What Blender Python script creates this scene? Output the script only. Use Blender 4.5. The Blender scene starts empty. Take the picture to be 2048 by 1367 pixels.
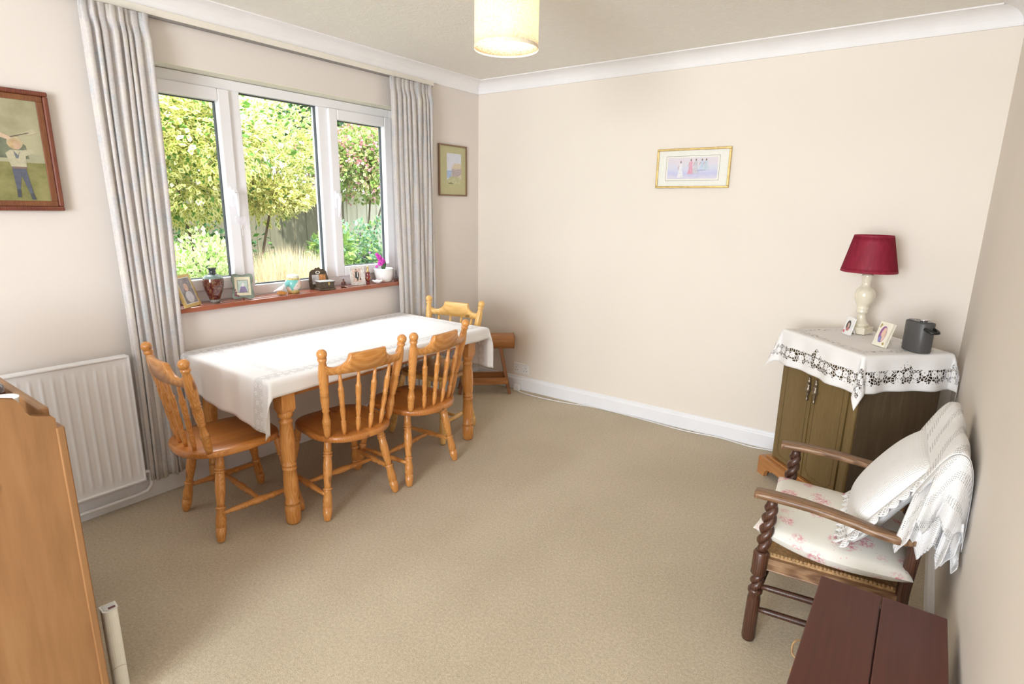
import bpy, math, random
from mathutils import Vector, Matrix
random.seed(7)
S = bpy.context.scene
COL = S.collection
PI = math.pi

# ------------------------------------------------------------------ camera, world, sun, lights, exposure
YAW, PITCH, ROLL = -0.6271, -0.2331, 0.0166
fwd = Vector((math.sin(YAW)*math.cos(PITCH), math.cos(YAW)*math.cos(PITCH), math.sin(PITCH)))
rgt = Vector((math.cos(YAW), -math.sin(YAW), 0)); up_ = rgt.cross(fwd)
r2 = rgt*math.cos(ROLL)+up_*math.sin(ROLL); u2 = -rgt*math.sin(ROLL)+up_*math.cos(ROLL)
cam_d = bpy.data.cameras.new('camera'); cam = bpy.data.objects.new('camera', cam_d); COL.objects.link(cam)
M3 = Matrix((r2, u2, -fwd)).transposed()
cam.matrix_world = Matrix.Translation((3.0348, -3.6875, 1.4658)) @ M3.to_4x4()
cam_d.sensor_fit = 'HORIZONTAL'; cam_d.sensor_width = 36; cam_d.lens = 36*1137.95/2048
cam_d.clip_start = 0.02; cam_d.clip_end = 200
S.camera = cam

S.view_settings.view_transform = 'Standard'; S.view_settings.look = 'None'
S.view_settings.gamma = 1; S.view_settings.use_curve_mapping = False
S.view_settings.exposure = -0.06
try:
    S.cycles.use_denoising = True
    S.cycles.sample_clamp_indirect = 8
    S.cycles.max_bounces = 10; S.cycles.diffuse_bounces = 6; S.cycles.transparent_max_bounces = 24
    S.cycles.caustics_reflective = False; S.cycles.caustics_refractive = False
except Exception: pass

W = bpy.data.worlds.new('sky'); S.world = W; W.use_nodes = True
bg = W.node_tree.nodes['Background']; bg.inputs['Color'].default_value = (0.90, 0.96, 1.0, 1); bg.inputs['Strength'].default_value = 3.0

def light(name, kind, energy, color, loc, target=None, **kw):
    d = bpy.data.lights.new(name, kind); d.energy = energy; d.color = color
    for k, v in kw.items(): setattr(d, k, v)
    o = bpy.data.objects.new(name, d); COL.objects.link(o); o.location = loc
    if target is not None:
        o.rotation_euler = (Vector(target)-Vector(loc)).to_track_quat('-Z', 'Y').to_euler()
    return o
light('sun', 'SUN', 9, (1, .95, .86), (0, 0, 10), None, angle=math.radians(1.5)).rotation_euler = \
    Vector((-.62, .22, -1.05)).to_track_quat('-Z', 'Y').to_euler()
# added area lamps out of view: fill behind the camera, extra sky light outside
light('added_front_fill', 'AREA', 104, (.90, .95, 1), (2.40, -6.25, 1.42), (1.55, 0, 1.35), shape='RECTANGLE', size=1.4, size_y=1.7, spread=math.radians(128))
light('added_sky_fill', 'AREA', 260, (.90, .95, 1), (-1.3, -1.55, 3.9), (.4, -1.6, .8), shape='RECTANGLE', size=3.0, size_y=1.4)

# ------------------------------------------------------------------ node helpers
def sock(t):
    return t
class NM:
    def __init__(s, name):
        s.m = bpy.data.materials.new(name); s.m.use_nodes = True; s.t = s.m.node_tree
        s.b = s.t.nodes['Principled BSDF']; s.out = s.t.nodes['Material Output']
    def n(s, kind, **kw):
        nd = s.t.nodes.new(kind)
        for k, v in kw.items():
            if k.startswith('_'): nd.inputs[k[1:].replace('_', ' ')].default_value = v
            else: setattr(nd, k, v)
        return nd
    def l(s, a, b): s.t.links.new(a, b)
    def coord(s, which='Object', scale=(1, 1, 1), loc=(0, 0, 0), rot=(0, 0, 0)):
        c = s.n('ShaderNodeTexCoord'); mp = s.n('ShaderNodeMapping')
        mp.inputs['Scale'].default_value = scale; mp.inputs['Location'].default_value = loc; mp.inputs['Rotation'].default_value = rot
        s.l(c.outputs[which], mp.inputs['Vector']); return mp.outputs['Vector']
    def noise(s, vec, scale, detail=2, rough=.5, dist=0):
        nd = s.n('ShaderNodeTexNoise'); nd.inputs['Scale'].default_value = scale; nd.inputs['Detail'].default_value = detail
        nd.inputs['Roughness'].default_value = rough; nd.inputs['Distortion'].default_value = dist
        if vec is not None: s.l(vec, nd.inputs['Vector'])
        return nd.outputs['Fac']
    def ramp(s, fac, stops, interp='LINEAR'):
        nd = s.n('ShaderNodeValToRGB'); cr = nd.color_ramp; cr.interpolation = interp
        while len(cr.elements) < len(stops): cr.elements.new(.5)
        for e, (p, c) in zip(cr.elements, stops):
            e.position = p; e.color = (c[0], c[1], c[2], 1) if hasattr(c, '__len__') else (c, c, c, 1)
        s.l(fac, nd.inputs['Fac']); return nd.outputs['Color']
    def mix(s, fac, a, b, mode='MIX'):
        nd = s.n('ShaderNodeMix', data_type='RGBA', blend_type=mode)
        for idx, v in ((0, fac), (6, a), (7, b)):
            if hasattr(v, 'is_linked') or hasattr(v, 'links'): s.l(v, nd.inputs[idx])
            elif idx == 0: nd.inputs[0].default_value = v
            else: nd.inputs[idx].default_value = (v[0], v[1], v[2], 1)
        return nd.outputs[2]
    def math(s, op, a, b=None, c=None):
        nd = s.n('ShaderNodeMath', operation=op)
        for i, v in enumerate((a, b, c)):
            if v is None: continue
            if hasattr(v, 'links'): s.l(v, nd.inputs[i])
            else: nd.inputs[i].default_value = v
        return nd.outputs[0]
    def bump(s, h, strength=.3, dist=.01):
        nd = s.n('ShaderNodeBump'); nd.inputs['Strength'].default_value = strength; nd.inputs['Distance'].default_value = dist
        s.l(h, nd.inputs['Height']); s.l(nd.outputs['Normal'], s.b.inputs['Normal'])
    def base(s, c):
        if hasattr(c, 'links'): s.l(c, s.b.inputs['Base Color'])
        else: s.b.inputs['Base Color'].default_value = (c[0], c[1], c[2], 1)
    def set(s, **kw):
        for k, v in kw.items():
            k = k.replace('_', ' ')
            s.b.inputs[k].default_value = v
    def alpha(s, fac):   # fac 1 = cloth, 0 = hole
        tr = s.n('ShaderNodeBsdfTransparent'); mx = s.n('ShaderNodeMixShader')
        s.l(fac, mx.inputs[0]); s.l(tr.outputs[0], mx.inputs[1]); s.l(s.b.outputs[0], mx.inputs[2]); s.l(mx.outputs[0], s.out.inputs[0])

def plain(name, c, rough=.5, var=.06, scale=30, bump=0, metallic=0, coat=0):
    m = NM(name); v = m.coord()
    f = m.noise(v, scale, 3)
    lo = [max(0, x*(1-var)) for x in c]; hi = [min(1, x*(1+var)) for x in c]
    m.base(m.ramp(f, [(.3, lo), (.7, hi)])); m.set(Roughness=rough, Metallic=metallic)
    if coat: m.b.inputs['Coat Weight'].default_value = coat; m.b.inputs['Coat Roughness'].default_value = .12
    if bump: m.bump(f, bump, .002)
    return m.m

def wood(name, dark, mid, light_, axis='z', scale=1.0, rough=.32, knots=True, coat=.3, planks=None, wave_amt=.16):
    """grain runs along axis in object space"""
    m = NM(name)
    st = {'x': (.10, 1, 1), 'y': (1, .10, 1), 'z': (1, 1, .10)}[axis]
    v = m.coord('Object', tuple(a*scale for a in st))
    if planks:
        ax, wd = planks
        sep = m.n('ShaderNodeSeparateXYZ'); c = m.n('ShaderNodeTexCoord'); m.l(c.outputs['Object'], sep.inputs[0])
        k = m.math('FLOOR', m.math('DIVIDE', sep.outputs['xyz'.index(ax)], wd))
        wn = m.n('ShaderNodeTexWhiteNoise', noise_dimensions='1D'); m.l(k, wn.inputs['W'])
        off = m.n('ShaderNodeVectorMath', operation='ADD'); m.l(v, off.inputs[0])
        sc = m.n('ShaderNodeVectorMath', operation='SCALE'); m.l(wn.outputs['Color'], sc.inputs[0]); sc.inputs['Scale'].default_value = 3
        m.l(sc.outputs[0], off.inputs[1]); v = off.outputs[0]
    wv = m.n('ShaderNodeTexWave', wave_type='BANDS', bands_direction={'x': 'Y', 'y': 'X', 'z': 'X'}[axis])
    wv.inputs['Scale'].default_value = 22; wv.inputs['Distortion'].default_value = 5; wv.inputs['Detail'].default_value = 3
    wv.inputs['Detail Scale'].default_value = 1.2
    m.l(v, wv.inputs['Vector'])
    fine = m.noise(v, 60, 4, .6); big = m.noise(v, 5, 2)
    f = m.math('ADD', m.math('MULTIPLY', wv.outputs['Fac'], wave_amt), m.math('ADD', m.math('MULTIPLY', fine, .42), m.math('MULTIPLY', big, .58-wave_amt)))
    col = m.ramp(f, [(.22, dark), (.48, mid), (.78, light_)])
    if planks:
        tint = m.ramp(wn.outputs['Value'], [(0, (.72, .64, .60)), (1, (1.15, 1.15, 1.15))])
        col = m.mix(1.0, col, tint, 'MULTIPLY')
    if knots:
        vk = m.coord('Object', {'x': (.5, 1, 1), 'y': (1, .5, 1), 'z': (1, 1, .5)}[axis], (.37, .11, .23))
        vo = m.n('ShaderNodeTexVoronoi'); vo.inputs['Scale'].default_value = 9.0; m.l(vk, vo.inputs['Vector'])
        kk = m.ramp(vo.outputs['Distance'], [(.0, 1), (.07, .9), (.13, 0)])
        col = m.mix(m.math('MULTIPLY', kk, .75), col, [x*.38 for x in dark])
    m.base(col); m.set(Roughness=rough); m.b.inputs['Coat Weight'].default_value = coat; m.b.inputs['Coat Roughness'].default_value = .12
    m.bump(f, .08, .002)
    return m.m

# ------------------------------------------------------------------ materials
def wall_mat(name, c):
    m = NM(name); v = m.coord()
    big = m.noise(v, 1.3, 3); fine = m.noise(v, 160, 3, .6)
    m.base(m.ramp(big, [(.3, [x*.975 for x in c]), (.7, [min(1, x*1.02) for x in c])])); m.set(Roughness=.62)
    m.bump(fine, .10, .0015); return m.m
WALL = wall_mat('cream_paint', (.76, .70, .635))
WALLW = wall_mat('cream_paint_window_side', (.755, .70, .66))
def back_wall_mat():
    m = NM('cream_paint_scuffed'); v = m.coord()
    big = m.noise(v, 1.1, 3); fine = m.noise(v, 160, 3, .6)
    c = (.81, .745, .67)
    col = m.ramp(big, [(.3, [x*.975 for x in c]), (.7, [min(1, x*1.02) for x in c])])
    # faint scratches low down
    vs = m.coord('Object', (1.2, 1, 14), rot=(0, .06, 0)); sc = m.noise(vs, 5, 4, .6)
    line = m.ramp(sc, [(.497, 0), (.5, 1), (.503, 0)])
    sep = m.n('ShaderNodeSeparateXYZ'); c0 = m.n('ShaderNodeTexCoord'); m.l(c0.outputs['Object'], sep.inputs[0])
    reg = m.math('MULTIPLY', m.ramp(sep.outputs[0], [(0, 0), (1, 1)]), 1)
    rx = m.n('ShaderNodeMapRange'); rx.inputs['From Min'].default_value = 1.9; rx.inputs['From Max'].default_value = 2.4; m.l(sep.outputs[0], rx.inputs['Value'])
    rz = m.n('ShaderNodeMapRange'); rz.inputs['From Min'].default_value = 1.15; rz.inputs['From Max'].default_value = .95; m.l(sep.outputs[2], rz.inputs['Value'])
    patch = m.ramp(m.noise(v, 4, 2), [(.5, 0), (.6, 1)])
    f = m.math('MULTIPLY', m.math('MULTIPLY', rx.outputs[0], rz.outputs[0]), m.math('MULTIPLY', m.math('MULTIPLY', line, patch), .45))
    m.base(m.mix(f, col, (.45, .38, .34))); m.set(Roughness=.62); m.bump(fine, .10, .0015); return m.m
WALLB = back_wall_mat()
def ceil_mat():
    m = NM('textured_ceiling_paint'); v = m.coord()
    a = m.noise(v, 24, 5, .65, 1.2); b = m.noise(v, 70, 3, .6)
    h = m.ramp(m.math('ADD', m.math('MULTIPLY', a, .7), m.math('MULTIPLY', b, .3)), [(.42, 0), (.6, 1)])
    m.base(m.ramp(a, [(.3, (.83, .805, .755)), (.7, (.87, .845, .795))])); m.set(Roughness=.7); m.bump(h, .35, .006); return m.m
CEIL = ceil_mat()
GLOSS = plain('white_gloss_paint', (.86, .87, .91), .3, .02, 6)
COVE = plain('white_coving_plaster', (.86, .85, .86), .6, .02, 6)
UPVC = plain('white_window_plastic', (.86, .86, .90), .25, .01, 5)
SOFFIT = plain('reveal_paint', (.78, .76, .64), .6, .02, 8)
def carpet_mat():
    m = NM('beige_carpet'); v = m.coord()
    f = m.noise(v, 330, 3, .7); g = m.noise(v, 90, 4, .7); b = m.noise(v, 1.6, 3, .5)
    k = m.math('ADD', m.math('MULTIPLY', f, .55), m.math('MULTIPLY', g, .45))
    col = m.ramp(k, [(.30, (.33, .265, .18)), (.5, (.54, .455, .33)), (.70, (.76, .67, .52))])
    tint = m.ramp(b, [(.3, (.93, .92, .90)), (.7, (1.05, 1.05, 1.05))])
    col = m.mix(1.0, col, tint, 'MULTIPLY')
    sp = m.ramp(m.noise(v, 240, 2), [(.70, 0), (.74, 1)]); col = m.mix(m.math('MULTIPLY', sp, .5), col, (.22, .16, .09))
    m.base(col); m.set(Roughness=.95); m.bump(k, .75, .006)
    m.b.inputs['Sheen Weight'].default_value = .15
    return m.m
CARPET = carpet_mat()
OR_D, OR_M, OR_L = (.42, .150, .030), (.62, .265, .066), (.74, .37, .12)
PINE_Z = wood('orange_pine_upright', OR_D, OR_M, OR_L, 'z', 3.0, wave_amt=.24)
PINE_Y = wood('orange_pine_seat', (.40, .14, .028), (.60, .245, .060), (.72, .35, .10), 'y', 1.6, planks=('x', .085))
PINE_X = wood('orange_pine_rail', OR_D, OR_M, OR_L, 'x', 2.4, wave_amt=.24)
PINEL_X = wood('pale_pine_rail', (.56, .29, .07), (.78, .47, .15), (.88, .60, .24), 'x', 2.0)
PINEL_Z = wood('pale_pine_upright', (.56, .29, .07), (.78, .47, .15), (.88, .60, .24), 'z', 2.0)
BIGPINE = wood('waxed_pine_board', (.20, .092, .034), (.30, .148, .057), (.39, .215, .095), 'z', .7, rough=.45, coat=.1)
BIGPINE_X = wood('waxed_pine_rail', (.20, .092, .034), (.30, .148, .057), (.39, .215, .095), 'x', .9, rough=.45, coat=.1)
STOOLW = wood('old_pine_stool', (.20, .075, .02), (.42, .17, .05), (.56, .27, .10), 'x', 1.6, rough=.45, coat=.15)
STOOLD = wood('dark_pine_stool_leg', (.13, .045, .015), (.27, .10, .035), (.38, .16, .06), 'z', 1.6, rough=.5, coat=.1)
OAKD = wood('dark_oak_turned', (.018, .007, .005), (.050, .018, .011), (.14, .055, .026), 'z', 2.2, rough=.38, knots=False, coat=.2)
OAKM = wood('worn_oak_arm', (.07, .030, .014), (.20, .105, .052), (.40, .25, .14), 'x', 2.4, rough=.45, knots=False, coat=.1, wave_amt=.22)
MAHOG = wood('mahogany_top', (.034, .007, .003), (.078, .016, .008), (.12, .028, .014), 'y', .8, rough=.42, knots=False, coat=.05, wave_amt=.04)
SILLW = wood('mahogany_sill', (.15, .035, .018), (.28, .075, .038), (.38, .125, .07), 'y', 1.5, rough=.22, knots=False, coat=.5)
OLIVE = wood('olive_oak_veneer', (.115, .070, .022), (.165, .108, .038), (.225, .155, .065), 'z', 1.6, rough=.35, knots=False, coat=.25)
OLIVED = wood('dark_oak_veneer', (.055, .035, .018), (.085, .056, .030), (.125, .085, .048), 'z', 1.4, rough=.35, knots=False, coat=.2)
PLINTHW = wood('orange_oak_plinth', (.28, .11, .03), (.45, .20, .065), (.58, .29, .11), 'x', 1.6, rough=.4, knots=False, coat=.2)
FRAMEW = wood('red_mahogany_moulding', (.05, .010, .008), (.14, .032, .02), (.24, .08, .035), 'z', 2.2, rough=.25, knots=False, coat=.5)
BRASS = plain('antique_brass', (.24, .19, .14), .35, .25, 60, metallic=.8)
GOLD = plain('gilt', (.66, .48, .19), .38, .15, 40, metallic=.55)
WICKER = plain('wicker_cane', (.42, .26, .12), .6, .3, 90, .3)
CREAM = plain('cream_onyx', (.80, .74, .60), .18, .05, 14, coat=.6)
WHITEC = plain('white_ceramic', (.86, .86, .86), .15, .02, 10, coat=.5)
WHITEP = plain('white_plastic', (.82, .82, .82), .35, .02, 10)
BLACKP = plain('black_plastic', (.012, .012, .012), .4, .1, 20)
GREYP = plain('dark_grey_plastic', (.075, .072, .072), .45, .08, 200)
SILVER = plain('chrome', (.7, .7, .75), .12, .05, 10, metallic=1)
GLASS_M = NM('window_glass')
_t = GLASS_M.n('ShaderNodeBsdfTransparent'); _g = GLASS_M.n('ShaderNodeBsdfGlossy'); _g.inputs['Roughness'].default_value = .02
_f = GLASS_M.n('ShaderNodeLayerWeight'); _f.inputs['Blend'].default_value = .5; _p = GLASS_M.math('ADD', .025, GLASS_M.math('MULTIPLY', GLASS_M.math('POWER', _f.outputs['Facing'], 5.0), .6)); _x = GLASS_M.n('ShaderNodeMixShader')
GLASS_M.l(_p, _x.inputs[0]); GLASS_M.l(_t.outputs[0], _x.inputs[1]); GLASS_M.l(_g.outputs[0], _x.inputs[2]); GLASS_M.l(_x.outputs[0], GLASS_M.out.inputs[0])
GLASS = GLASS_M.m
PICGLASS = None

def curtain_mat():
    m = NM('patterned_curtain_fabric'); v = m.coord('UV')
    vo = m.n('ShaderNodeTexVoronoi', feature='DISTANCE_TO_EDGE'); vo.inputs['Scale'].default_value = 62; m.l(v, vo.inputs['Vector'])
    e = m.ramp(vo.outputs['Distance'], [(.0, 1), (.14, 0)])
    tint = m.ramp(m.noise(v, 9, 2), [(.34, (.62, .64, .665)), (.5, (.71, .665, .67)), (.66, (.74, .71, .66))])
    col = m.mix(m.math('MULTIPLY', e, .6), tint, (.80, .77, .73))
    m.base(col); m.set(Roughness=.9)
    tl = m.n('ShaderNodeBsdfTranslucent'); m.l(col, tl.inputs['Color']); mx = m.n('ShaderNodeMixShader'); mx.inputs[0].default_value = .22
    m.l(m.b.outputs[0], mx.inputs[1]); m.l(tl.outputs[0], mx.inputs[2]); m.l(mx.outputs[0], m.out.inputs[0])
    return m.m
CURTAIN = curtain_mat()

def strip(m, x, a, b, soft=.002):
    lo = m.n('ShaderNodeMapRange', interpolation_type='SMOOTHSTEP'); lo.inputs['From Min'].default_value = a-soft; lo.inputs['From Max'].default_value = a+soft; m.l(x, lo.inputs['Value'])
    hi = m.n('ShaderNodeMapRange', interpolation_type='SMOOTHSTEP'); hi.inputs['From Min'].default_value = b+soft; hi.inputs['From Max'].default_value = b-soft; m.l(x, hi.inputs['Value'])
    return m.math('MULTIPLY', lo.outputs[0], hi.outputs[0])

def edge_dist(m, w, d):
    """distance in metres from the cloth's edge; UV are metres from the cloth centre; w, d half sizes"""
    uv = m.n('ShaderNodeTexCoord'); sp = m.n('ShaderNodeSeparateXYZ'); m.l(uv.outputs['UV'], sp.inputs[0])
    du = m.math('SUBTRACT', w, m.math('ABSOLUTE', sp.outputs[0])); dv = m.math('SUBTRACT', d, m.math('ABSOLUTE', sp.outputs[1]))
    return uv.outputs['UV'], sp, du, dv, m.math('MINIMUM', du, dv)

def lace_holes(m, vec, scale, net=.13, flower_scale=None, size=.30):
    """1 where thread, 0 where open"""
    vo = m.n('ShaderNodeTexVoronoi', feature='DISTANCE_TO_EDGE', voronoi_dimensions='2D'); vo.inputs['Scale'].default_value = scale; m.l(vec, vo.inputs['Vector'])
    th = m.ramp(vo.outputs['Distance'], [(net*.8, 1), (net, 0)])
    if flower_scale:
        v2 = m.n('ShaderNodeTexVoronoi', voronoi_dimensions='2D'); v2.inputs['Scale'].default_value = flower_scale; v2.inputs['Randomness'].default_value = .45; m.l(vec, v2.inputs['Vector'])
        fl = m.ramp(v2.outputs['Distance'], [(.06, 0), (.08, 1), (size, 1), (size+.03, 0)])
        th = m.math('MAXIMUM', th, fl)
    return th

def table_cloth_mat(w, d):
    m = NM('white_cotton_openwork'); uv, sp, du, dv, e = edge_dist(m, w, d)
    # a drawn-thread band parallel to the hem
    # bands along the length, set in from each long side, and one across each end
    band = m.math('MAXIMUM', strip(m, dv, .115, .175), m.math('MULTIPLY', m.math('MULTIPLY', strip(m, du, .30, .34), strip(m, dv, .115, 5)), .5))
    th = lace_holes(m, uv, 120, .10, 26, .26)
    rim = m.math('MAXIMUM', strip(m, dv, .108, .112, .0008), strip(m, dv, .178, .182, .0008))
    hole = m.math('MULTIPLY', band, m.math('SUBTRACT', 1, th))
    m.alpha(m.math('SUBTRACT', 1, m.math('MULTIPLY', hole, .32)))
    nz = m.noise(m.coord('UV'), 3, 2)
    m.base(m.mix(m.math('MULTIPLY', rim, .4), m.ramp(nz, [(.3, (.82, .81, .83)), (.7, (.87, .86, .87))]), (.6, .6, .63))); m.set(Roughness=.85)
    m.bump(m.noise(m.coord('UV'), 9, 3), .25, .01)
    return m.m

def lace_cloth_mat(w, d):
    m = NM('white_cutwork_linen'); uv, sp, du, dv, e = edge_dist(m, w, d)
    band = strip(m, e, .035, .098)
    # pointed motifs standing on the band at mid-side and corners
    mot = None
    for cx, cy, rr in ((0, d-.105, .035), (0, -d+.105, .035), (w-.105, 0, .035), (-w+.105, 0, .035), (w-.11, d-.11, .05), (-w+.11, d-.11, .05), (w-.11, -d+.11, .05), (-w+.11, -d+.11, .05)):
        k = m.math('ADD', m.math('ABSOLUTE', m.math('SUBTRACT', sp.outputs[0], cx)), m.math('ABSOLUTE', m.math('SUBTRACT', sp.outputs[1], cy)))
        s_ = m.math('LESS_THAN', k, rr); mot = s_ if mot is None else m.math('MAXIMUM', mot, s_)
    band = m.math('MAXIMUM', band, mot)
    # inner square of dashes around the centre
    inner = strip(m, e, .21, .245)
    th = lace_holes(m, uv, 74, .10, 24, .34)
    rowv = m.coord('UV', (42, 150, 1)); dash = m.ramp(m.noise(rowv, 1, 0), [(.60, 1), (.63, 0)])
    hole = m.math('MAXIMUM', m.math('MULTIPLY', band, m.math('SUBTRACT', 1, th)), m.math('MULTIPLY', inner, m.math('SUBTRACT', 1, dash)))
    m.alpha(m.math('SUBTRACT', 1, hole))
    m.base((.84, .83, .83)); m.set(Roughness=.85); m.bump(m.noise(m.coord('UV'), 12, 3), .2, .008)
    return m.m

def crochet_mat(name, scale=1.0, holes=True, c=(.84, .83, .83)):
    m = NM(name); uv = m.coord('UV')
    wv = m.n('ShaderNodeTexWave', wave_type='BANDS', bands_direction='Y'); wv.inputs['Scale'].default_value = 38*scale; wv.inputs['Distortion'].default_value = 1.6
    wv.inputs['Detail'].default_value = 1; m.l(uv, wv.inputs['Vector'])
    wx = m.n('ShaderNodeTexWave', wave_type='BANDS', bands_direction='X'); wx.inputs['Scale'].default_value = 38*scale; wx.inputs['Distortion'].default_value = 1.2; m.l(uv, wx.inputs['Vector'])
    h = m.math('MULTIPLY', wv.outputs['Fac'], m.math('ADD', .5, m.math('MULTIPLY', wx.outputs['Fac'], .5)))
    m.base(m.ramp(h, [(.0, [x*.93 for x in c]), (.5, c)])); m.set(Roughness=.95)
    if holes:
        big = m.n('ShaderNodeTexWave', wave_type='BANDS', bands_direction='DIAGONAL'); big.inputs['Scale'].default_value = 4.2; big.inputs['Distortion'].default_value = 2.5; m.l(uv, big.inputs['Vector'])
        reg = m.ramp(big.outputs['Fac'], [(.72, 0), (.78, 1)])
        vo = m.n('ShaderNodeTexVoronoi', voronoi_dimensions='2D'); vo.inputs['Scale'].default_value = 95*scale; vo.inputs['Randomness'].default_value = .15; m.l(uv, vo.inputs['Vector'])
        hole = m.math('MULTIPLY', m.ramp(vo.outputs['Distance'], [(.26, 1), (.30, 0)]), reg)
        m.alpha(m.math('SUBTRACT', 1, m.math('MULTIPLY', hole, .65)))
    m.bump(h, .5, .004)
    return m.m

def floral_mat():
    m = NM('rose_print_cotton'); v = m.coord('Object')
    vo = m.n('ShaderNodeTexVoronoi'); vo.inputs['Scale'].default_value = 12; m.l(v, vo.inputs['Vector'])
    fl = m.ramp(vo.outputs['Distance'], [(.26, 1), (.40, 0)])
    pt = m.ramp(m.noise(v, 120, 3), [(.42, 0), (.55, 1)])
    hue = m.ramp(m.noise(v, 50, 2), [(.4, (.66, .20, .28)), (.6, (.80, .48, .50))])
    col = m.mix(m.math('MULTIPLY', fl, m.math('MULTIPLY', pt, .9)), (.80, .78, .72), hue)
    vo2 = m.n('ShaderNodeTexVoronoi'); vo2.inputs['Scale'].default_value = 60; m.l(v, vo2.inputs['Vector'])
    sp = m.math('MULTIPLY', m.ramp(vo2.outputs['Distance'], [(.12, 1), (.16, 0)]), m.ramp(vo.outputs['Distance'], [(.25, 0), (.32, 1), (.5, 1), (.6, 0)]))
    col = m.mix(m.math('MULTIPLY', sp, .6), col, (.70, .40, .42))
    m.base(col); m.set(Roughness=.85); m.bump(m.noise(v, 300, 2), .15, .001)
    return m.m

def leaf_mat(name, centre, edge, border=.34, trans=.35, rough=.45):
    m = NM(name)
    uv = m.n('ShaderNodeTexCoord'); sp = m.n('ShaderNodeSeparateXYZ'); m.l(uv.outputs['UV'], sp.inputs[0])
    a = m.math('ADD', m.math('ABSOLUTE', m.math('SUBTRACT', sp.outputs[0], .5)), m.math('ABSOLUTE', m.math('SUBTRACT', sp.outputs[1], .5)))
    v = m.coord('Object'); nz = m.noise(v, 25, 2)
    a2 = m.math('ADD', a, m.math('MULTIPLY', m.math('SUBTRACT', nz, .5), .35))
    col = m.ramp(a2, [(border-.05, centre), (border+.05, edge)])
    tint = m.ramp(m.noise(v, 3, 2), [(.3, (.78, .80, .75)), (.7, (1.15, 1.12, 1.1))])
    col = m.mix(1.0, col, tint, 'MULTIPLY')
    m.base(col); m.set(Roughness=rough)
    tl = m.n('ShaderNodeBsdfTranslucent'); m.l(col, tl.inputs['Color']); mx = m.n('ShaderNodeMixShader'); mx.inputs[0].default_value = trans
    m.l(m.b.outputs[0], mx.inputs[1]); m.l(tl.outputs[0], mx.inputs[2]); m.l(mx.outputs[0], m.out.inputs[0])
    return m.m

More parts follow.
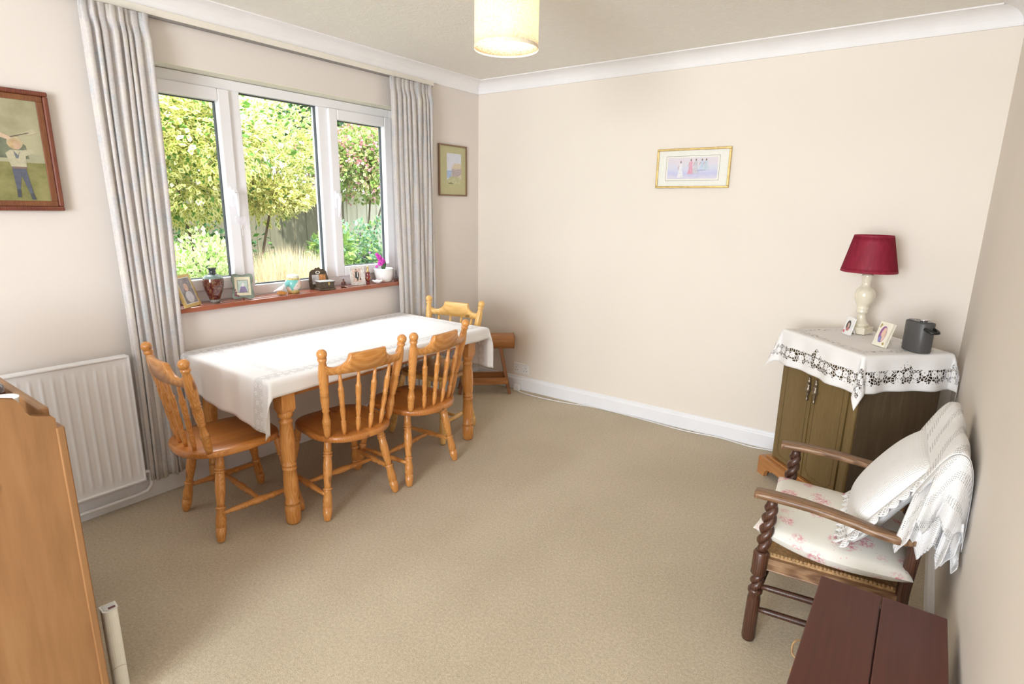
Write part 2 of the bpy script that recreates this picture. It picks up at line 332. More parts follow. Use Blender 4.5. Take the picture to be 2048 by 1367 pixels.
# ------------------------------------------------------------------ mesh builder
class MB:
    def __init__(s): s.v = []; s.f = []; s.mi = []; s.uv = {}; s.mats = []; s.sm = []; s.cur = 0; s.smooth = True
    def mat(s, m):
        if m not in s.mats: s.mats.append(m)
        s.cur = s.mats.index(m); return s
    def face(s, idx, uv=None, sm=None):
        s.f.append(tuple(idx)); s.mi.append(s.cur); s.sm.append(s.smooth if sm is None else sm)
        if uv: s.uv[len(s.f)-1] = uv
    def add(s, verts, faces, uvs=None, sm=None, T=None):
        n = len(s.v)
        for p in verts:
            p = Vector(p); s.v.append(tuple(T @ p) if T is not None else tuple(p))
        for i, f in enumerate(faces): s.face([n+k for k in f], uvs[i] if uvs else None, sm)
    def box(s, c, d, T=None, taper=1.0):
        x, y, z = (a/2 for a in d); vs = []
        for sz in (-1, 1):
            t = taper if sz > 0 else 1
            for sx, sy in ((-1, -1), (1, -1), (1, 1), (-1, 1)): vs.append((c[0]+sx*x*t, c[1]+sy*y*t, c[2]+sz*z))
        s.add(vs, [(3, 2, 1, 0), (4, 5, 6, 7), (0, 1, 5, 4), (1, 2, 6, 5), (2, 3, 7, 6), (3, 0, 4, 7)], sm=False, T=T)
    def b2(s, a, b, T=None):
        s.box(((a[0]+b[0])/2, (a[1]+b[1])/2, (a[2]+b[2])/2), (abs(b[0]-a[0]), abs(b[1]-a[1]), abs(b[2]-a[2])), T)
    def lathe(s, p0, p1, prof, seg=16, caps=True, squash=1.0):
        """profile [(t, r)] revolved about p0->p1"""
        p0 = Vector(p0); p1 = Vector(p1); ax = p1-p0; L = ax.length; ax.normalize()
        a = Vector((1, 0, 0)) if abs(ax.x) < .9 else Vector((0, 1, 0)); u = ax.cross(a).normalized(); w = ax.cross(u)
        n = len(s.v)
        for t, r in prof:
            for k in range(seg):
                q = 2*PI*k/seg; s.v.append(tuple(p0+ax*(L*t)+u*(r*math.cos(q))+w*(r*squash*math.sin(q))))
        for i in range(len(prof)-1):
            for k in range(seg):
                a_, b_ = n+i*seg+k, n+i*seg+(k+1) % seg
                s.face((a_, b_, b_+seg, a_+seg), [(k/seg, i/len(prof)), ((k+1)/seg, i/len(prof)), ((k+1)/seg, (i+1)/len(prof)), (k/seg, (i+1)/len(prof))])
        if caps:
            s.face([n+k for k in range(seg)][::-1], sm=False); s.face([n+(len(prof)-1)*seg+k for k in range(seg)], sm=False)
    def rev(s, c, prof, seg=24, caps=True, T=None):
        """profile [(z, r)] about vertical axis at c"""
        n0 = len(s.v)
        z0 = prof[0][0]; z1 = prof[-1][0]
        n = len(s.v)
        for z, r in prof:
            for k in range(seg):
                q = 2*PI*k/seg; s.v.append((c[0]+r*math.cos(q), c[1]+r*math.sin(q), c[2]+z))
        for i in range(len(prof)-1):
            for k in range(seg):
                a_, b_ = n+i*seg+k, n+i*seg+(k+1) % seg
                s.face((a_, b_, b_+seg, a_+seg), [(k/seg, i/len(prof)), ((k+1)/seg, i/len(prof)), ((k+1)/seg, (i+1)/len(prof)), (k/seg, (i+1)/len(prof))])
        if caps:
            s.face([n+k for k in range(seg)][::-1], sm=False); s.face([n+(len(prof)-1)*seg+k for k in range(seg)], sm=False)
        if T is not None:
            for i in range(n0, len(s.v)): s.v[i] = tuple(T @ Vector(s.v[i]))
    def tube(s, pts, r, seg=8, caps=True):
        pts = [Vector(p) for p in pts]; n = len(s.v); m = len(pts); prev = None
        for i, p in enumerate(pts):
            d = (pts[min(i+1, m-1)]-pts[max(i-1, 0)]).normalized()
            if prev is None:
                a = Vector((0, 0, 1)) if abs(d.z) < .9 else Vector((1, 0, 0)); u = d.cross(a).normalized()
            else: u = (prev-d*prev.dot(d)).normalized()
            prev = u; w = d.cross(u); rr = r[i] if hasattr(r, '__len__') else r
            for k in range(seg):
                q = 2*PI*k/seg; s.v.append(tuple(p+u*(rr*math.cos(q))+w*(rr*math.sin(q))))
        for i in range(m-1):
            for k in range(seg):
                a_, b_ = n+i*seg+k, n+i*seg+(k+1) % seg; s.face((a_, b_, b_+seg, a_+seg))
        if caps:
            s.face([n+k for k in range(seg)][::-1], sm=False); s.face([n+(m-1)*seg+k for k in range(seg)], sm=False)
    def slab(s, outline, z0, z1, rnd=.008, T=None, fz=None):
        """outline [(x, y)] ccw, edges rounded; fz(x, y) lowers the top"""
        cx = sum(p[0] for p in outline)/len(outline); cy = sum(p[1] for p in outline)/len(outline)
        t = z1-z0; rings = [(rnd, z0), (rnd*.3, z0+rnd*.3), (0, z0+rnd), (0, z1-rnd), (rnd*.3, z1-rnd*.3), (rnd, z1), ('s', .66), ('s', .33)]
        n = len(s.v); N = len(outline)
        for off, z in rings:
            for x, y in outline:
                dx, dy = x-cx, y-cy; L = math.hypot(dx, dy)
                if off == 's': q = z; X, Y, Z = cx+dx*q, cy+dy*q, z1
                else: q = (L-off)/L; X, Y, Z = cx+dx*q, cy+dy*q, z
                if fz and (off == 's' or z >= z1-1e-6): Z += fz(X, Y)
                s.v.append(tuple((T @ Vector((X, Y, Z))) if T is not None else (X, Y, Z)))
        for i in range(len(rings)-1):
            for k in range(N):
                a_, b_ = n+i*N+k, n+i*N+(k+1) % N; s.face((a_, b_, b_+N, a_+N))
        s.face([n+k for k in range(N)][::-1], sm=False); s.face([n+(len(rings)-1)*N+k for k in range(N)])
    def prism(s, pts, a, b, axis='y', T=None):
        """polygon pts in the plane across axis, extruded from a to b. y: (x,z); x: (y,z); z: (x,y)"""
        n = len(s.v); N = len(pts)
        for q in (a, b):
            for u, w in pts:
                p = {'y': (u, q, w), 'x': (q, u, w), 'z': (u, w, q)}[axis]; s.v.append(tuple(T @ Vector(p)) if T is not None else p)
        s.face([n+k for k in range(N)], sm=False); s.face([n+N+k for k in range(N)][::-1], sm=False)
        for k in range(N): s.face((n+k, n+N+k, n+N+(k+1) % N, n+(k+1) % N)[::-1], sm=False)
    def grid(s, fn, nu, nv, uvf=None, closed=False):
        n = len(s.v)
        for j in range(nv+1):
            for i in range(nu+1): s.v.append(tuple(fn(i/nu, j/nv)))
        for j in range(nv):
            for i in range(nu):
                a_ = n+j*(nu+1)+i; ids = (a_, a_+1, a_+nu+2, a_+nu+1)
                cs = ((i, j), (i+1, j), (i+1, j+1), (i, j+1))
                s.face(ids, [uvf(p/nu, q/nv) if uvf else (p/nu, q/nv) for p, q in cs])
    def ellipsoid(s, c, r, nu=16, nv=10, T=None):
        n0 = len(s.v)
        s.grid(lambda u, v: (c[0]+r[0]*math.cos(2*PI*u)*math.sin(PI*v), c[1]+r[1]*math.sin(2*PI*u)*math.sin(PI*v), c[2]-r[2]*math.cos(PI*v)), nu, nv)
        if T is not None:
            for i in range(n0, len(s.v)): s.v[i] = tuple(T @ Vector(s.v[i]))
    def leaf(s, p, d, nrm, L, w, fold=.25):
        d = d.normalized(); sd = d.cross(nrm)
        if sd.length < 1e-4: sd = d.cross(Vector((.3, .7, .2)))
        sd.normalize(); up = sd.cross(d)
        n = len(s.v)
        for q in (p, p+d*L*.45+sd*w+up*w*fold, p+d*L, p+d*L*.45-sd*w+up*w*fold): s.v.append(tuple(q))
        s.face((n, n+1, n+2), [(0, .5), (.5, 0), (1, .5)]); s.face((n, n+2, n+3), [(0, .5), (1, .5), (.5, 1)])
    def build(s, name, mat=None, parent=None, weld=True, bevel=0, solid=0, sub=0):
        me = bpy.data.meshes.new(name); me.from_pydata(s.v, [], s.f)
        if mat is not None and not s.mats: s.mats = [mat]
        for m in s.mats: me.materials.append(m)
        me.polygons.foreach_set('material_index', s.mi); me.polygons.foreach_set('use_smooth', s.sm)
        uvl = me.uv_layers.new(name='UVMap')
        if s.uv:
            for fi, uvs in s.uv.items():
                p = me.polygons[fi]
                for k, li in enumerate(p.loop_indices): uvl.data[li].uv = uvs[k]
        me.update()
        o = bpy.data.objects.new(name, me); COL.objects.link(o)
        if parent is not None: o.parent = parent
        if bevel:
            b = o.modifiers.new('bevel', 'BEVEL'); b.width = bevel; b.segments = 2; b.limit_method = 'ANGLE'; b.angle_limit = .7
        if solid:
            b = o.modifiers.new('thickness', 'SOLIDIFY'); b.thickness = solid; b.offset = 0
        if sub:
            b = o.modifiers.new('smooth', 'SUBSURF'); b.levels = sub; b.render_levels = sub
        return o

def thing(name, label, cat, loc=(0, 0, 0), rz=0, group=None):
    o = bpy.data.objects.new(name, None); COL.objects.link(o); o.location = loc; o.rotation_euler = (0, 0, rz)
    o.empty_display_size = .1
    return tag(o, label, cat, group)
def tag(o, label, cat, group=None, kind=None):
    o['label'] = label; o['category'] = cat
    if group: o['group'] = group
    if kind: o['kind'] = kind
    return o
def struct(o, label=None, cat=None):
    o['kind'] = 'structure'
    if label: o['label'] = label
    if cat: o['category'] = cat
    return o
def part(mb, name, mat, parent, label=None, **kw):
    o = mb.build(name, mat, parent, **kw)
    if label: o['label'] = label
    return o
def P_(*a): return Vector(a)

# ------------------------------------------------------------------ the room
RW, H, YR = 3.232, 2.394, -6.4
ZC = 2.314
OY0, OY1, OZ0, OZ1 = -2.53, -.79, .915, 2.10      # window opening
WT = .26
m = MB(); m.b2((-.3, YR-.2, -.12), (RW+.2, .2, 0)); struct(m.build('floor', CARPET), 'beige twist pile fitted carpet', 'floor')
m = MB(); m.b2((-.3, YR-.2, H), (RW+.2, .2, H+.15)); struct(m.build('ceiling', CEIL), 'cream ceiling with a fine raised texture', 'ceiling')
m = MB()
m.b2((-WT, YR-.2, 0), (0, OY0, H)); m.b2((-WT, OY1, 0), (0, .2, H)); m.b2((-WT, OY0, 0), (0, OY1, OZ0)); m.b2((-WT, OY0, OZ1), (0, OY1, H))
struct(m.build('wall_left', WALLW), 'pale cream wall around the garden window', 'wall')
m = MB(); m.b2((-WT, 0, 0), (RW+.2, .2, H)); struct(m.build('wall_back', WALLB), 'cream wall with faint scratches behind the lamp', 'wall')
m = MB(); m.b2((RW, YR-.2, 0), (RW+.2, 0, H)); struct(m.build('wall_right', WALL), 'cream wall beside the armchair', 'wall')
# far end of the room behind the camera with an invented opening behind the fill lamp
m = MB(); m.b2((0, YR-.2, 0), (RW, YR, .5)); m.b2((0, YR-.2, 2.3), (RW, YR, H)); m.b2((0, YR-.2, .5), (.35, YR, 2.3)); m.b2((3.1, YR-.2, .5), (RW, YR, 2.3))
struct(m.build('wall_front', WALL))
# painted reveal head
m = MB(); m.b2((-WT+.01, OY0, OZ1-.004), (-.002, OY1, OZ1)); struct(m.build('trim_1', SOFFIT), 'cream painted head of the window recess', 'trim')
# coving: concave quarter profile
def cove_profile():
    c = .098; pts = [(0, ZC-.0), (0, ZC)]
    out = [(.0, ZC-.004), (.010, ZC-.004), (.012, ZC+.004)]
    for k in range(1, 8):
        a = PI/2*k/8; out.append((.012+(c-.02)*(1-math.cos(a)), ZC+.004+(H-.008-ZC-.004)*math.sin(a)))
    out += [(c-.008, H-.006), (c, H-.006), (c, H), (0, H)]
    return out
cp = cove_profile()
m = MB(); m.prism([(x, z) for x, z in cp], YR, -.0005, 'y'); struct(m.build('trim_2', COVE), 'white plaster coving above the window wall', 'coving')
m = MB(); m.prism([(-x, z) for x, z in cp], .0005, RW-.0005, 'x'); struct(m.build('trim_3', COVE), 'white plaster coving above the plain back wall', 'coving')
m = MB(); m.prism([(RW-x, z) for x, z in cp], YR, -.0005, 'y'); struct(m.build('trim_4', COVE), 'white plaster coving above the right wall', 'coving')
sk = [(0, 0), (.018, 0), (.018, .085), (.014, .094), (.010, .098), (.008, .108), (0, .112)]
m = MB(); m.prism([(x, z) for x, z in sk], YR, 0, 'y'); struct(m.build('baseboard_left', GLOSS), 'white gloss skirting board below the radiator', 'skirting board')
m = MB(); m.prism([(-x, z) for x, z in sk], .018, RW-.018, 'x'); struct(m.build('baseboard_back', GLOSS), 'white gloss skirting board along the back wall', 'skirting board')
m = MB(); m.prism([(RW-x, z) for x, z in sk], YR, 0, 'y'); struct(m.build('baseboard_right', GLOSS), 'white gloss skirting board behind the armchair', 'skirting board')

# ------------------------------------------------------------------ window
FX0, FX1 = -.17, -.10
win = bpy.data.objects.new('window_1', None); COL.objects.link(win); win['kind'] = 'structure'; win['label'] = 'white plastic framed three light window onto the garden'; win['category'] = 'window'
def ring(mb, y0, y1, z0, z1, w, x0, x1, wb=None):
    wb = wb or w
    mb.b2((x0, y0, z0), (x1, y0+w, z1)); mb.b2((x0, y1-w, z0), (x1, y1, z1)); mb.b2((x0, y0+w, z0), (x1, y1-w, z0+wb)); mb.b2((x0, y0+w, z1-w), (x1, y1-w, z1))
m = MB(); FZ0, FZ1 = .945, 2.094
ring(m, OY0+.002, OY1-.002, FZ0, FZ1, .052, FX0, FX1, .055)
m.b2((FX0, -1.972, FZ0+.055), (FX1, -1.905, FZ1-.052)); m.b2((FX0, -1.412, FZ0+.055), (FX1, -1.345, FZ1-.052))
m.b2((FX0-.01, OY0+.002, FZ0-.03), (FX1, OY1-.002, FZ0))
part(m, 'window_frame', UPVC, win, bevel=.004)
for (y0, y1) in ((-2.480, -1.970), (-1.347, -.840)):
    m = MB(); ring(m, y0, y1, 1.000, 2.040, .062, -.150, -.082); s_ = part(m, 'window_sash', UPVC, win, bevel=.006)
    g = MB(); g.b2((-.132, y0+.058, 1.058), (-.128, y1-.058, 1.982)); part(g, 'window_pane', GLASS, s_)
    g = MB(); ring(g, y0+.058, y1-.058, 1.058, 1.982, .008, -.140, -.120); part(g, 'glazing_gasket', plain('dark_rubber', (.06, .07, .08), .6), s_)
g = MB(); g.b2((-.137, -1.910, .996), (-.133, -1.407, 2.046)); part(g, 'window_pane', GLASS, win)
g = MB(); ring(g, -1.907, -1.410, .999, 2.043, .007, -.145, -.126); part(g, 'glazing_gasket', bpy.data.materials['dark_rubber'], win)
def handle(y, sgn):
    h = MB(); h.b2((-.082, y-.014, 1.44), (-.072, y+.014, 1.545)); h.b2((-.074, y-.010, 1.50), (-.048, y+.010, 1.53))
    h.tube([(-.052, y, 1.515), (-.050, y+sgn*.004, 1.48), (-.052, y+sgn*.008, 1.43), (-.056, y+sgn*.010, 1.385)], [.012, .011, .009, .007], 10)
    o = part(h, 'window_handle', UPVC, win, 'white cockspur style window handle')
    k = MB(); k.lathe((-.049, y, 1.515), (-.046, y, 1.515), [(0, .003), (1, .003)], 8); part(k, 'lock_button', BLACKP, o)
handle(-2.000, 1); handle(-1.318, -1)
m = MB(); m.b2((-.102, OY0+.001, .917), (0, OY1-.001, .943)); m.b2((0, OY0-.04, .917), (.052, OY1+.04, .943))
struct(m.build('trim_5', SILLW, bevel=.004), 'polished reddish brown wooden window sill', 'window sill')
# heart hung from the left handle
hp = thing('hanging_heart', 'pale sheer fabric heart hanging from the left window handle', 'ornament', (-.046, -1.99, 1.37))
m = MB(); hpts = []
for k in range(28):
    t = 2*PI*k/28; hpts.append((.030*math.sin(t)**3, .0019*(13*math.cos(t)-5*math.cos(2*t)-2*math.cos(3*t)-math.cos(4*t))))
m.prism([(y, z) for y, z in hpts], -.003, .003, 'x'); hm = NM('sheer_organza'); hm.base((.86, .84, .90)); hm.set(Roughness=.5)
tr = hm.n('ShaderNodeBsdfTransparent'); mx = hm.n('ShaderNodeMixShader'); mx.inputs[0].default_value = .45
hm.l(tr.outputs[0], mx.inputs[1]); hm.l(hm.b.outputs[0], mx.inputs[2]); hm.l(mx.outputs[0], hm.out.inputs[0])
part(m, 'heart', hm.m, hp)
m = MB(); m.tube([(0, 0, .022), (0, -.004, .05), (0, -.006, .075)], .0012, 6); part(m, 'ribbon', WHITEP, hp)
m = MB(); m.tube([(0, 0, -.03), (0, .006, -.055), (0, .004, -.085)], .0016, 6); part(m, 'ribbon', WHITEP, hp)

# ------------------------------------------------------------------ curtains and track
m = MB(); m.b2((.0, -3.15, 2.282), (.035, -.535, 2.313)); o = m.build('curtain_track', plain('cream_track_paint', (.80, .76, .68), .5, .02), bevel=.003)
tag(o, 'long cream painted curtain track board under the coving', 'curtain track')
m = MB(); m.b2((.01, -3.13, 2.274), (.03, -.545, 2.282)); part(m, 'rail', plain('grey_rail', (.25, .23, .22), .5), o)
def curtain(name_label, yA, yB, z0, z1, folds, x0, amp, flareA=0, flareB=0, seed=0):
    rnd = random.Random(seed); ph = [rnd.uniform(-.5, .5) for _ in range(folds*2+4)]
    wts = [rnd.uniform(.55, 1.45) for _ in range(folds)]; tot = sum(wts); cum = [0]
    for w_ in wts: cum.append(cum[-1]+w_/tot)
    am = [rnd.uniform(.65, 1.25) for _ in range(folds)]
    def fold(u):
        for i in range(folds):
            if u <= cum[i+1]+1e-9:
                t = (u-cum[i])/(cum[i+1]-cum[i]); return i, t
        return folds-1, 1
    def fn(u, v):
        i, t = fold(u)
        a = amp*am[i]*(.55+.45*v if v < .85 else 1)
        if v > .955: a *= .35
        ya = yA+flareA*(1-v); yb = yB+flareB*(1-v)
        s_ = math.sin(2*PI*t); x = x0+a*(.5-.5*math.cos(2*PI*t))*1.0+.006*math.sin(7*v+ph[i]*6)
        y = ya+(yb-ya)*u + .30*(yb-ya)/folds*math.sin(4*PI*t)*.5 + .012*math.sin(3.2*v+ph[i+1]*5)*(1-v)
        return (x, y, z0+(z1-z0)*v+.006*math.sin(2*PI*u*3)*(1-v))
    m = MB(); m.grid(fn, folds*12, 40, lambda u, v: (u*abs(yB-yA)*2.2, v*(z1-z0)))
    o = m.build('curtain', CURTAIN, solid=.002)
    tag(o, name_label, 'curtain', None)
    # narrow pleating tape at the top
    t_ = MB(); t_.grid(lambda u, v: (x0-.004+.0*v, yA+(yB-yA)*u, z1-.075*(1-v)-.001), 20, 2, lambda u, v: (u*.6, v*.07)); part(t_, 'heading_tape', CURTAIN, o, solid=.002)
    return o
curtain('long patterned grey curtain hanging beside the radiator', -2.655, -2.390, .105, 2.272, 8, .060, .024, .01, -.015, 3)
curtain('patterned grey curtain hanging near the back corner of the room', -.965, -.585, .105, 2.272, 9, .058, .022, .03, .005, 9)

# ------------------------------------------------------------------ radiator
rad = thing('radiator', 'white ribbed steel panel radiator on the window wall', 'radiator', (0, 0, 0))
m = MB(); ry0, ry1 = -3.75, -2.665
def rib(u, v):
    y = ry0+(ry1-ry0)*u; z = .135+(.757-.135)*v
    d = 0
    if .055 < v < .945:
        k = (y-ry1+.02)/.0395
        fade = min(1, (v-.055)/.03, (.945-v)/.03)
        d = .0045*max(0, math.cos(2*PI*k))**1.5*fade if math.cos(2*PI*k) > 0 else 0
    return (.092-.006+d, y, z)
m.grid(rib, 27*12, 44); part(m, 'front_panel', GLOSS, rad)
m = MB(); m.b2((.045, ry0, .135), (.084, ry1, .755)); m.b2((.045, ry0, .755), (.094, ry1+.002, .765)); m.b2((.045, ry1-.006, .135), (.094, ry1+.002, .765)); m.b2((.045, ry0, .130), (.094, ry1+.002, .140)); part(m, 'casing', GLOSS, rad, bevel=.003)
for yb in (ry1-.15, ry0+.15):
    m = MB(); m.b2((.002, yb, .3), (.046, yb+.03, .6)); part(m, 'bracket', GLOSS, rad)
m = MB(); m.tube([(.055, -3.75, .055), (.055, -2.70, .055), (.055, -2.655, .060), (.055, -2.632, .085), (.055, -2.628, .15), (.055, -2.64, .16), (.055, -2.67, .16)], .0085, 10); part(m, 'pipe', GLOSS, rad)

# ------------------------------------------------------------------ turned work
LEGP = [(0, .013), (.03, .0165), (.12, .0185), (.17, .0185), (.172, .0165), (.176, .0215), (.190, .0215), (.194, .0155), (.204, .0155), (.208, .0215), (.222, .0215), (.226, .0165), (.232, .0185), (.34, .0215), (.45, .0205), (.56, .0165), (.60, .0160), (.603, .0135), (.608, .0215), (.624, .0215), (.629, .0150), (.634, .0195), (.645, .0175), (.74, .0215), (.82, .0225), (.832, .0185), (.838, .0185), (.842, .0225), (.93, .0205), (.99, .016), (1, .013)]
POSTP = [(0, .0125), (.05, .0155), (.15, .0185), (.17, .0185), (.175, .0205), (.185, .0165), (.20, .0205), (.21, .0175), (.30, .0125), (.315, .0175), (.33, .0145), (.37, .0180), (.46, .0205), (.50, .0185), (.505, .0210), (.52, .0165), (.535, .0215), (.55, .0185), (.62, .0215), (.72, .0225), (.82, .0190), (.865, .0150), (.88, .0195), (.90, .0205), (.905, .0160), (.915, .0160), (.92, .0200), (.945, .0230), (.97, .0215), (.99, .0140), (1, .004)]
SPINP = [(0, .0075), (.08, .0100), (.20, .0125), (.215, .0100), (.235, .0130), (.25, .0085), (.30, .0105), (.42, .0130), (.49, .0105), (.50, .0135), (.515, .0095), (.535, .0135), (.55, .0105), (.64, .0135), (.74, .0130), (.76, .0145), (.78, .0100), (.86, .0085), (1, .0065)]
STRP = [(0, .008), (.10, .0100), (.28, .0125), (.30, .0145), (.33, .0145), (.35, .0115), (.42, .0150), (.5, .0165), (.58, .0150), (.65, .0115), (.67, .0145), (.70, .0145), (.72, .0125), (.90, .0100), (1, .008)]
def pine_chair(label, mz=PINE_Z, mx=PINE_X, ms=PINE_Y):
    t = thing('dining_chair', label, 'chair', group='pine dining chairs around the table')
    # seat: straight front with round corners, wide sides, deep round back
    N = 56; out = []
    for k in range(N):
        a = 2*PI*k/N; c, s_ = math.cos(a), math.sin(a)
        ex = .58 if s_ > 0 else .80
        w = .205; x = w*math.copysign(abs(c)**ex, c); yy = (.20 if s_ > 0 else .235)*math.copysign(abs(s_)**ex, s_)
        if s_ > 0: x *= .97-.0*s_
        x *= 1-.10*max(0, -c*c*0+abs(yy)/.25-.6)
        out.append((x, yy-.04))
    def dip(x, y): return -.006*max(0, 1-(x/.15)**2)*max(0, 1-((y+.02)/.16)**2)
    m = MB(); m.slab(out, .388, .420, .010, fz=dip); part(m, 'seat', ms, t)
    for sx in (-1, 1):
        m = MB(); m.lathe((sx*.150, .120, .392), (sx*.208, .190, .002), LEGP, 16); part(m, 'leg', mz, t)
        m = MB(); m.lathe((sx*.140, -.135, .392), (sx*.198, -.190, .002), LEGP, 16); part(m, 'leg', mz, t)
        m = MB(); m.lathe((sx*.192, -.174, .130), (sx*.192, .165, .130), STRP, 12); part(m, 'side_stretcher', mz, t)
        m = MB(); m.lathe((sx*.168, -.185, .415), (sx*.216, -.264, .856), POSTP, 16); part(m, 'back_post', mz, t)
    m = MB(); m.lathe((-.192, 0, .130), (.192, 0, .130), STRP, 12); part(m, 'cross_stretcher', mx, t)
    # curved crest rail with scooped shoulders
    def crest(u):     # centre line between posts, bowed backwards
        x = -.205+.41*u; return x, -.252-.030*(1-((u-.5)*2)**2)
    def topz(u):
        a = abs(u-.5)*2
        if a < .45: return .822
        if a < .78:
            q = (a-.45)/.33; return .822-.056*math.sqrt(max(0, 1-(1-q)**2))
        q = (a-.78)/.22; return .766+.020*q*q
    m = MB(); NU = 60
    def ringpts(u):
        x, y = crest(u); zt = topz(u); zb = .728+.006*abs(u-.5)*2; hw = .0135
        lean = lambda z: -(z-.76)*.18
        return [(x, y-hw+lean(zb), zb), (x, y+hw+lean(zb), zb), (x, y+hw+lean(zt-.008), zt-.008), (x, y+hw*.5+lean(zt), zt), (x, y-hw*.5+lean(zt), zt), (x, y-hw+lean(zt-.008), zt-.008)]
    n = 0
    us = sorted(set([i/NU for i in range(NU+1)]+[.275, .725, .2755, .7245]))
    for u in us: m.v += ringpts(u)
    for i in range(len(us)-1):
        for k in range(6): m.face((i*6+k, i*6+(k+1) % 6, (i+1)*6+(k+1) % 6, (i+1)*6+k), sm=(k != 0))
    m.face([0, 5, 4, 3, 2, 1]); b = (len(us)-1)*6; m.face([b+k for k in range(6)])
    part(m, 'crest_rail', mx, t)
    for k in range(4):
        u = .17+.22*k; x, y = crest(u); xb = (u-.5)*.30
        m = MB(); m.lathe((xb, -.195-.035*(1-(xb/.17)**2), .415), (x, y+.004, .735), SPINP, 12); part(m, 'spindle', mz, t)
    return t
def kids(o): return [c for c in bpy.data.objects if c.parent == o]
def copy_tree(o, label, loc, rz):
    ks = kids(o); r = o.copy(); COL.objects.link(r); r['label'] = label; r.location = loc; r.rotation_euler = (0, 0, rz)
    for ch in ks:
        c = ch.copy(); COL.objects.link(c); c.parent = r
        for g in kids(ch):
            d = g.copy(); COL.objects.link(d); d.parent = c
    return r
D = math.radians
ch = pine_chair('orange pine dining chair at the end of the table nearest the radiator')
ch.location = (.505, -2.412, 0); ch.rotation_euler = (0, 0, D(-4.7))
copy_tree(ch, 'orange pine dining chair on the long side of the table, beside the near corner leg', (.742, -2.008, 0), D(84))
copy_tree(ch, 'orange pine dining chair on the long side of the table, next to the far leg', (.762, -1.562, 0), D(94))
ch4 = pine_chair('paler yellow pine dining chair at the far end of the table beside the stool', PINEL_Z, PINEL_X, wood('pale_pine_seat', (.50, .24, .06), (.70, .40, .12), (.82, .53, .2), 'y', 1.6, planks=('x', .085)))
ch4.location = (.500, -1.072, 0); ch4.rotation_euler = (0, 0, D(180+8))

# ------------------------------------------------------------------ table
TX0, TX1, TY0, TY1, TZ = .045, .838, -2.412, -.938, .718
tb = thing('dining_table', 'long orange pine dining table with turned legs under a white cloth', 'table', ((TX0+TX1)/2, (TY0+TY1)/2, 0))
lw, ll = TX1-TX0, TY1-TY0
m = MB(); m.b2((-lw/2, -ll/2, TZ-.024), (lw/2, ll/2, TZ)); part(m, 'tabletop', PINE_Y, tb, bevel=.006)
TLEG = [(0, .030), (.02, .033), (.05, .033), (.06, .024), (.075, .024), (.085, .031), (.10, .031), (.11, .026), (.17, .030), (.30, .0345), (.42, .032), (.455, .028), (.46, .033), (.475, .033), (.48, .027), (.49, .027), (.495, .033), (.51, .033), (.515, .030), (.60, .033), (.70, .034), (.79, .029), (.80, .034), (.82, .034), (.825, .028), (.84, .035), (.90, .036), (.98, .033), (1, .029)]
for sx, sy in ((-1, -1), (1, -1), (-1, 1), (1, 1)):
    x = sx*(lw/2-.045); y = (-ll/2+.085) if sy < 0 else (ll/2-.125)
    m = MB(); m.box((x, y, (.565+TZ-.024)/2), (.066, .066, TZ-.024-.565)); m.box((x, y, .560), (.058, .058, .012)); m.lathe((x, y, .560), (x, y, .002), TLEG, 20); part(m, 'leg', PINE_Z, tb)
m = MB()
for sx in (-1, 1): m.box((sx*(lw/2-.045), -.02, .657), (.020, ll-.28, .072))
for y in (-ll/2+.085, ll/2-.125): m.box((0, y, .657), (lw-.15, .020, .072))
part(m, 'apron', PINE_Y, tb)

# ------------------------------------------------------------------ draped cloth
def drape(hx, hy, ox0, ox1, oy0, oy1, z, n=90, wave=.012, flare=.10, seed=1, skew=None, cornerk=.3, crease=None):
    """cloth over a top of half sizes hx, hy with overhangs; returns a grid builder in local coords"""
    rnd = random.Random(seed); ph = [rnd.uniform(0, 6) for _ in range(8)]
    def pos(x, y):
        dx = x-hx if x > hx else (x+hx if x < -hx else 0); dy = y-hy if y > hy else (y+hy if y < -hy else 0)
        cx = max(-hx, min(hx, x)); cy = max(-hy, min(hy, y))
        r = math.hypot(dx, dy)
        if r < 1e-9:
            zz = z+.0012*math.sin(x*14+ph[0])*math.sin(y*11+ph[1]); return (x, y, zz)
        ux, uy = dx/r, dy/r; cf = 2*abs(ux*uy)
        rr = .012
        # soft edge then hang
        if r < rr*1.57:
            a = r/rr; o = rr*math.sin(a); h = rr*(1-math.cos(a))
        else: o = rr; h = rr+(r-rr*1.57)
        s_ = max(0, r-rr)
        along = (cx if abs(uy) > abs(ux) else cy)
        wv = wave*math.sin(along*19+ph[2])+wave*.6*math.sin(along*41+ph[3])
        out = o+s_*(flare+cornerk*cf)+wv*min(1, s_/.12)*(1-cf)
        h *= math.sqrt(max(.1, 1-(flare+cornerk*cf)**2))
        return (cx+ux*out, cy+uy*out, z-h)
    X0, X1, Y0, Y1 = -hx-ox0, hx+ox1, -hy-oy0, hy+oy1
    def fn(u, v):
        x = X0+(X1-X0)*u; y = Y0+(Y1-Y0)*v
        if skew: x, y = skew(x, y, u, v)
        return pos(x, y)
    def uvf(u, v):
        x = X0+(X1-X0)*u; y = Y0+(Y1-Y0)*v
        if skew: x, y = skew(x, y, u, v)
        return (u-.5)*(X1-X0), (v-.5)*(Y1-Y0)
    return fn, uvf, (X1-X0)/2, (Y1-Y0)/2
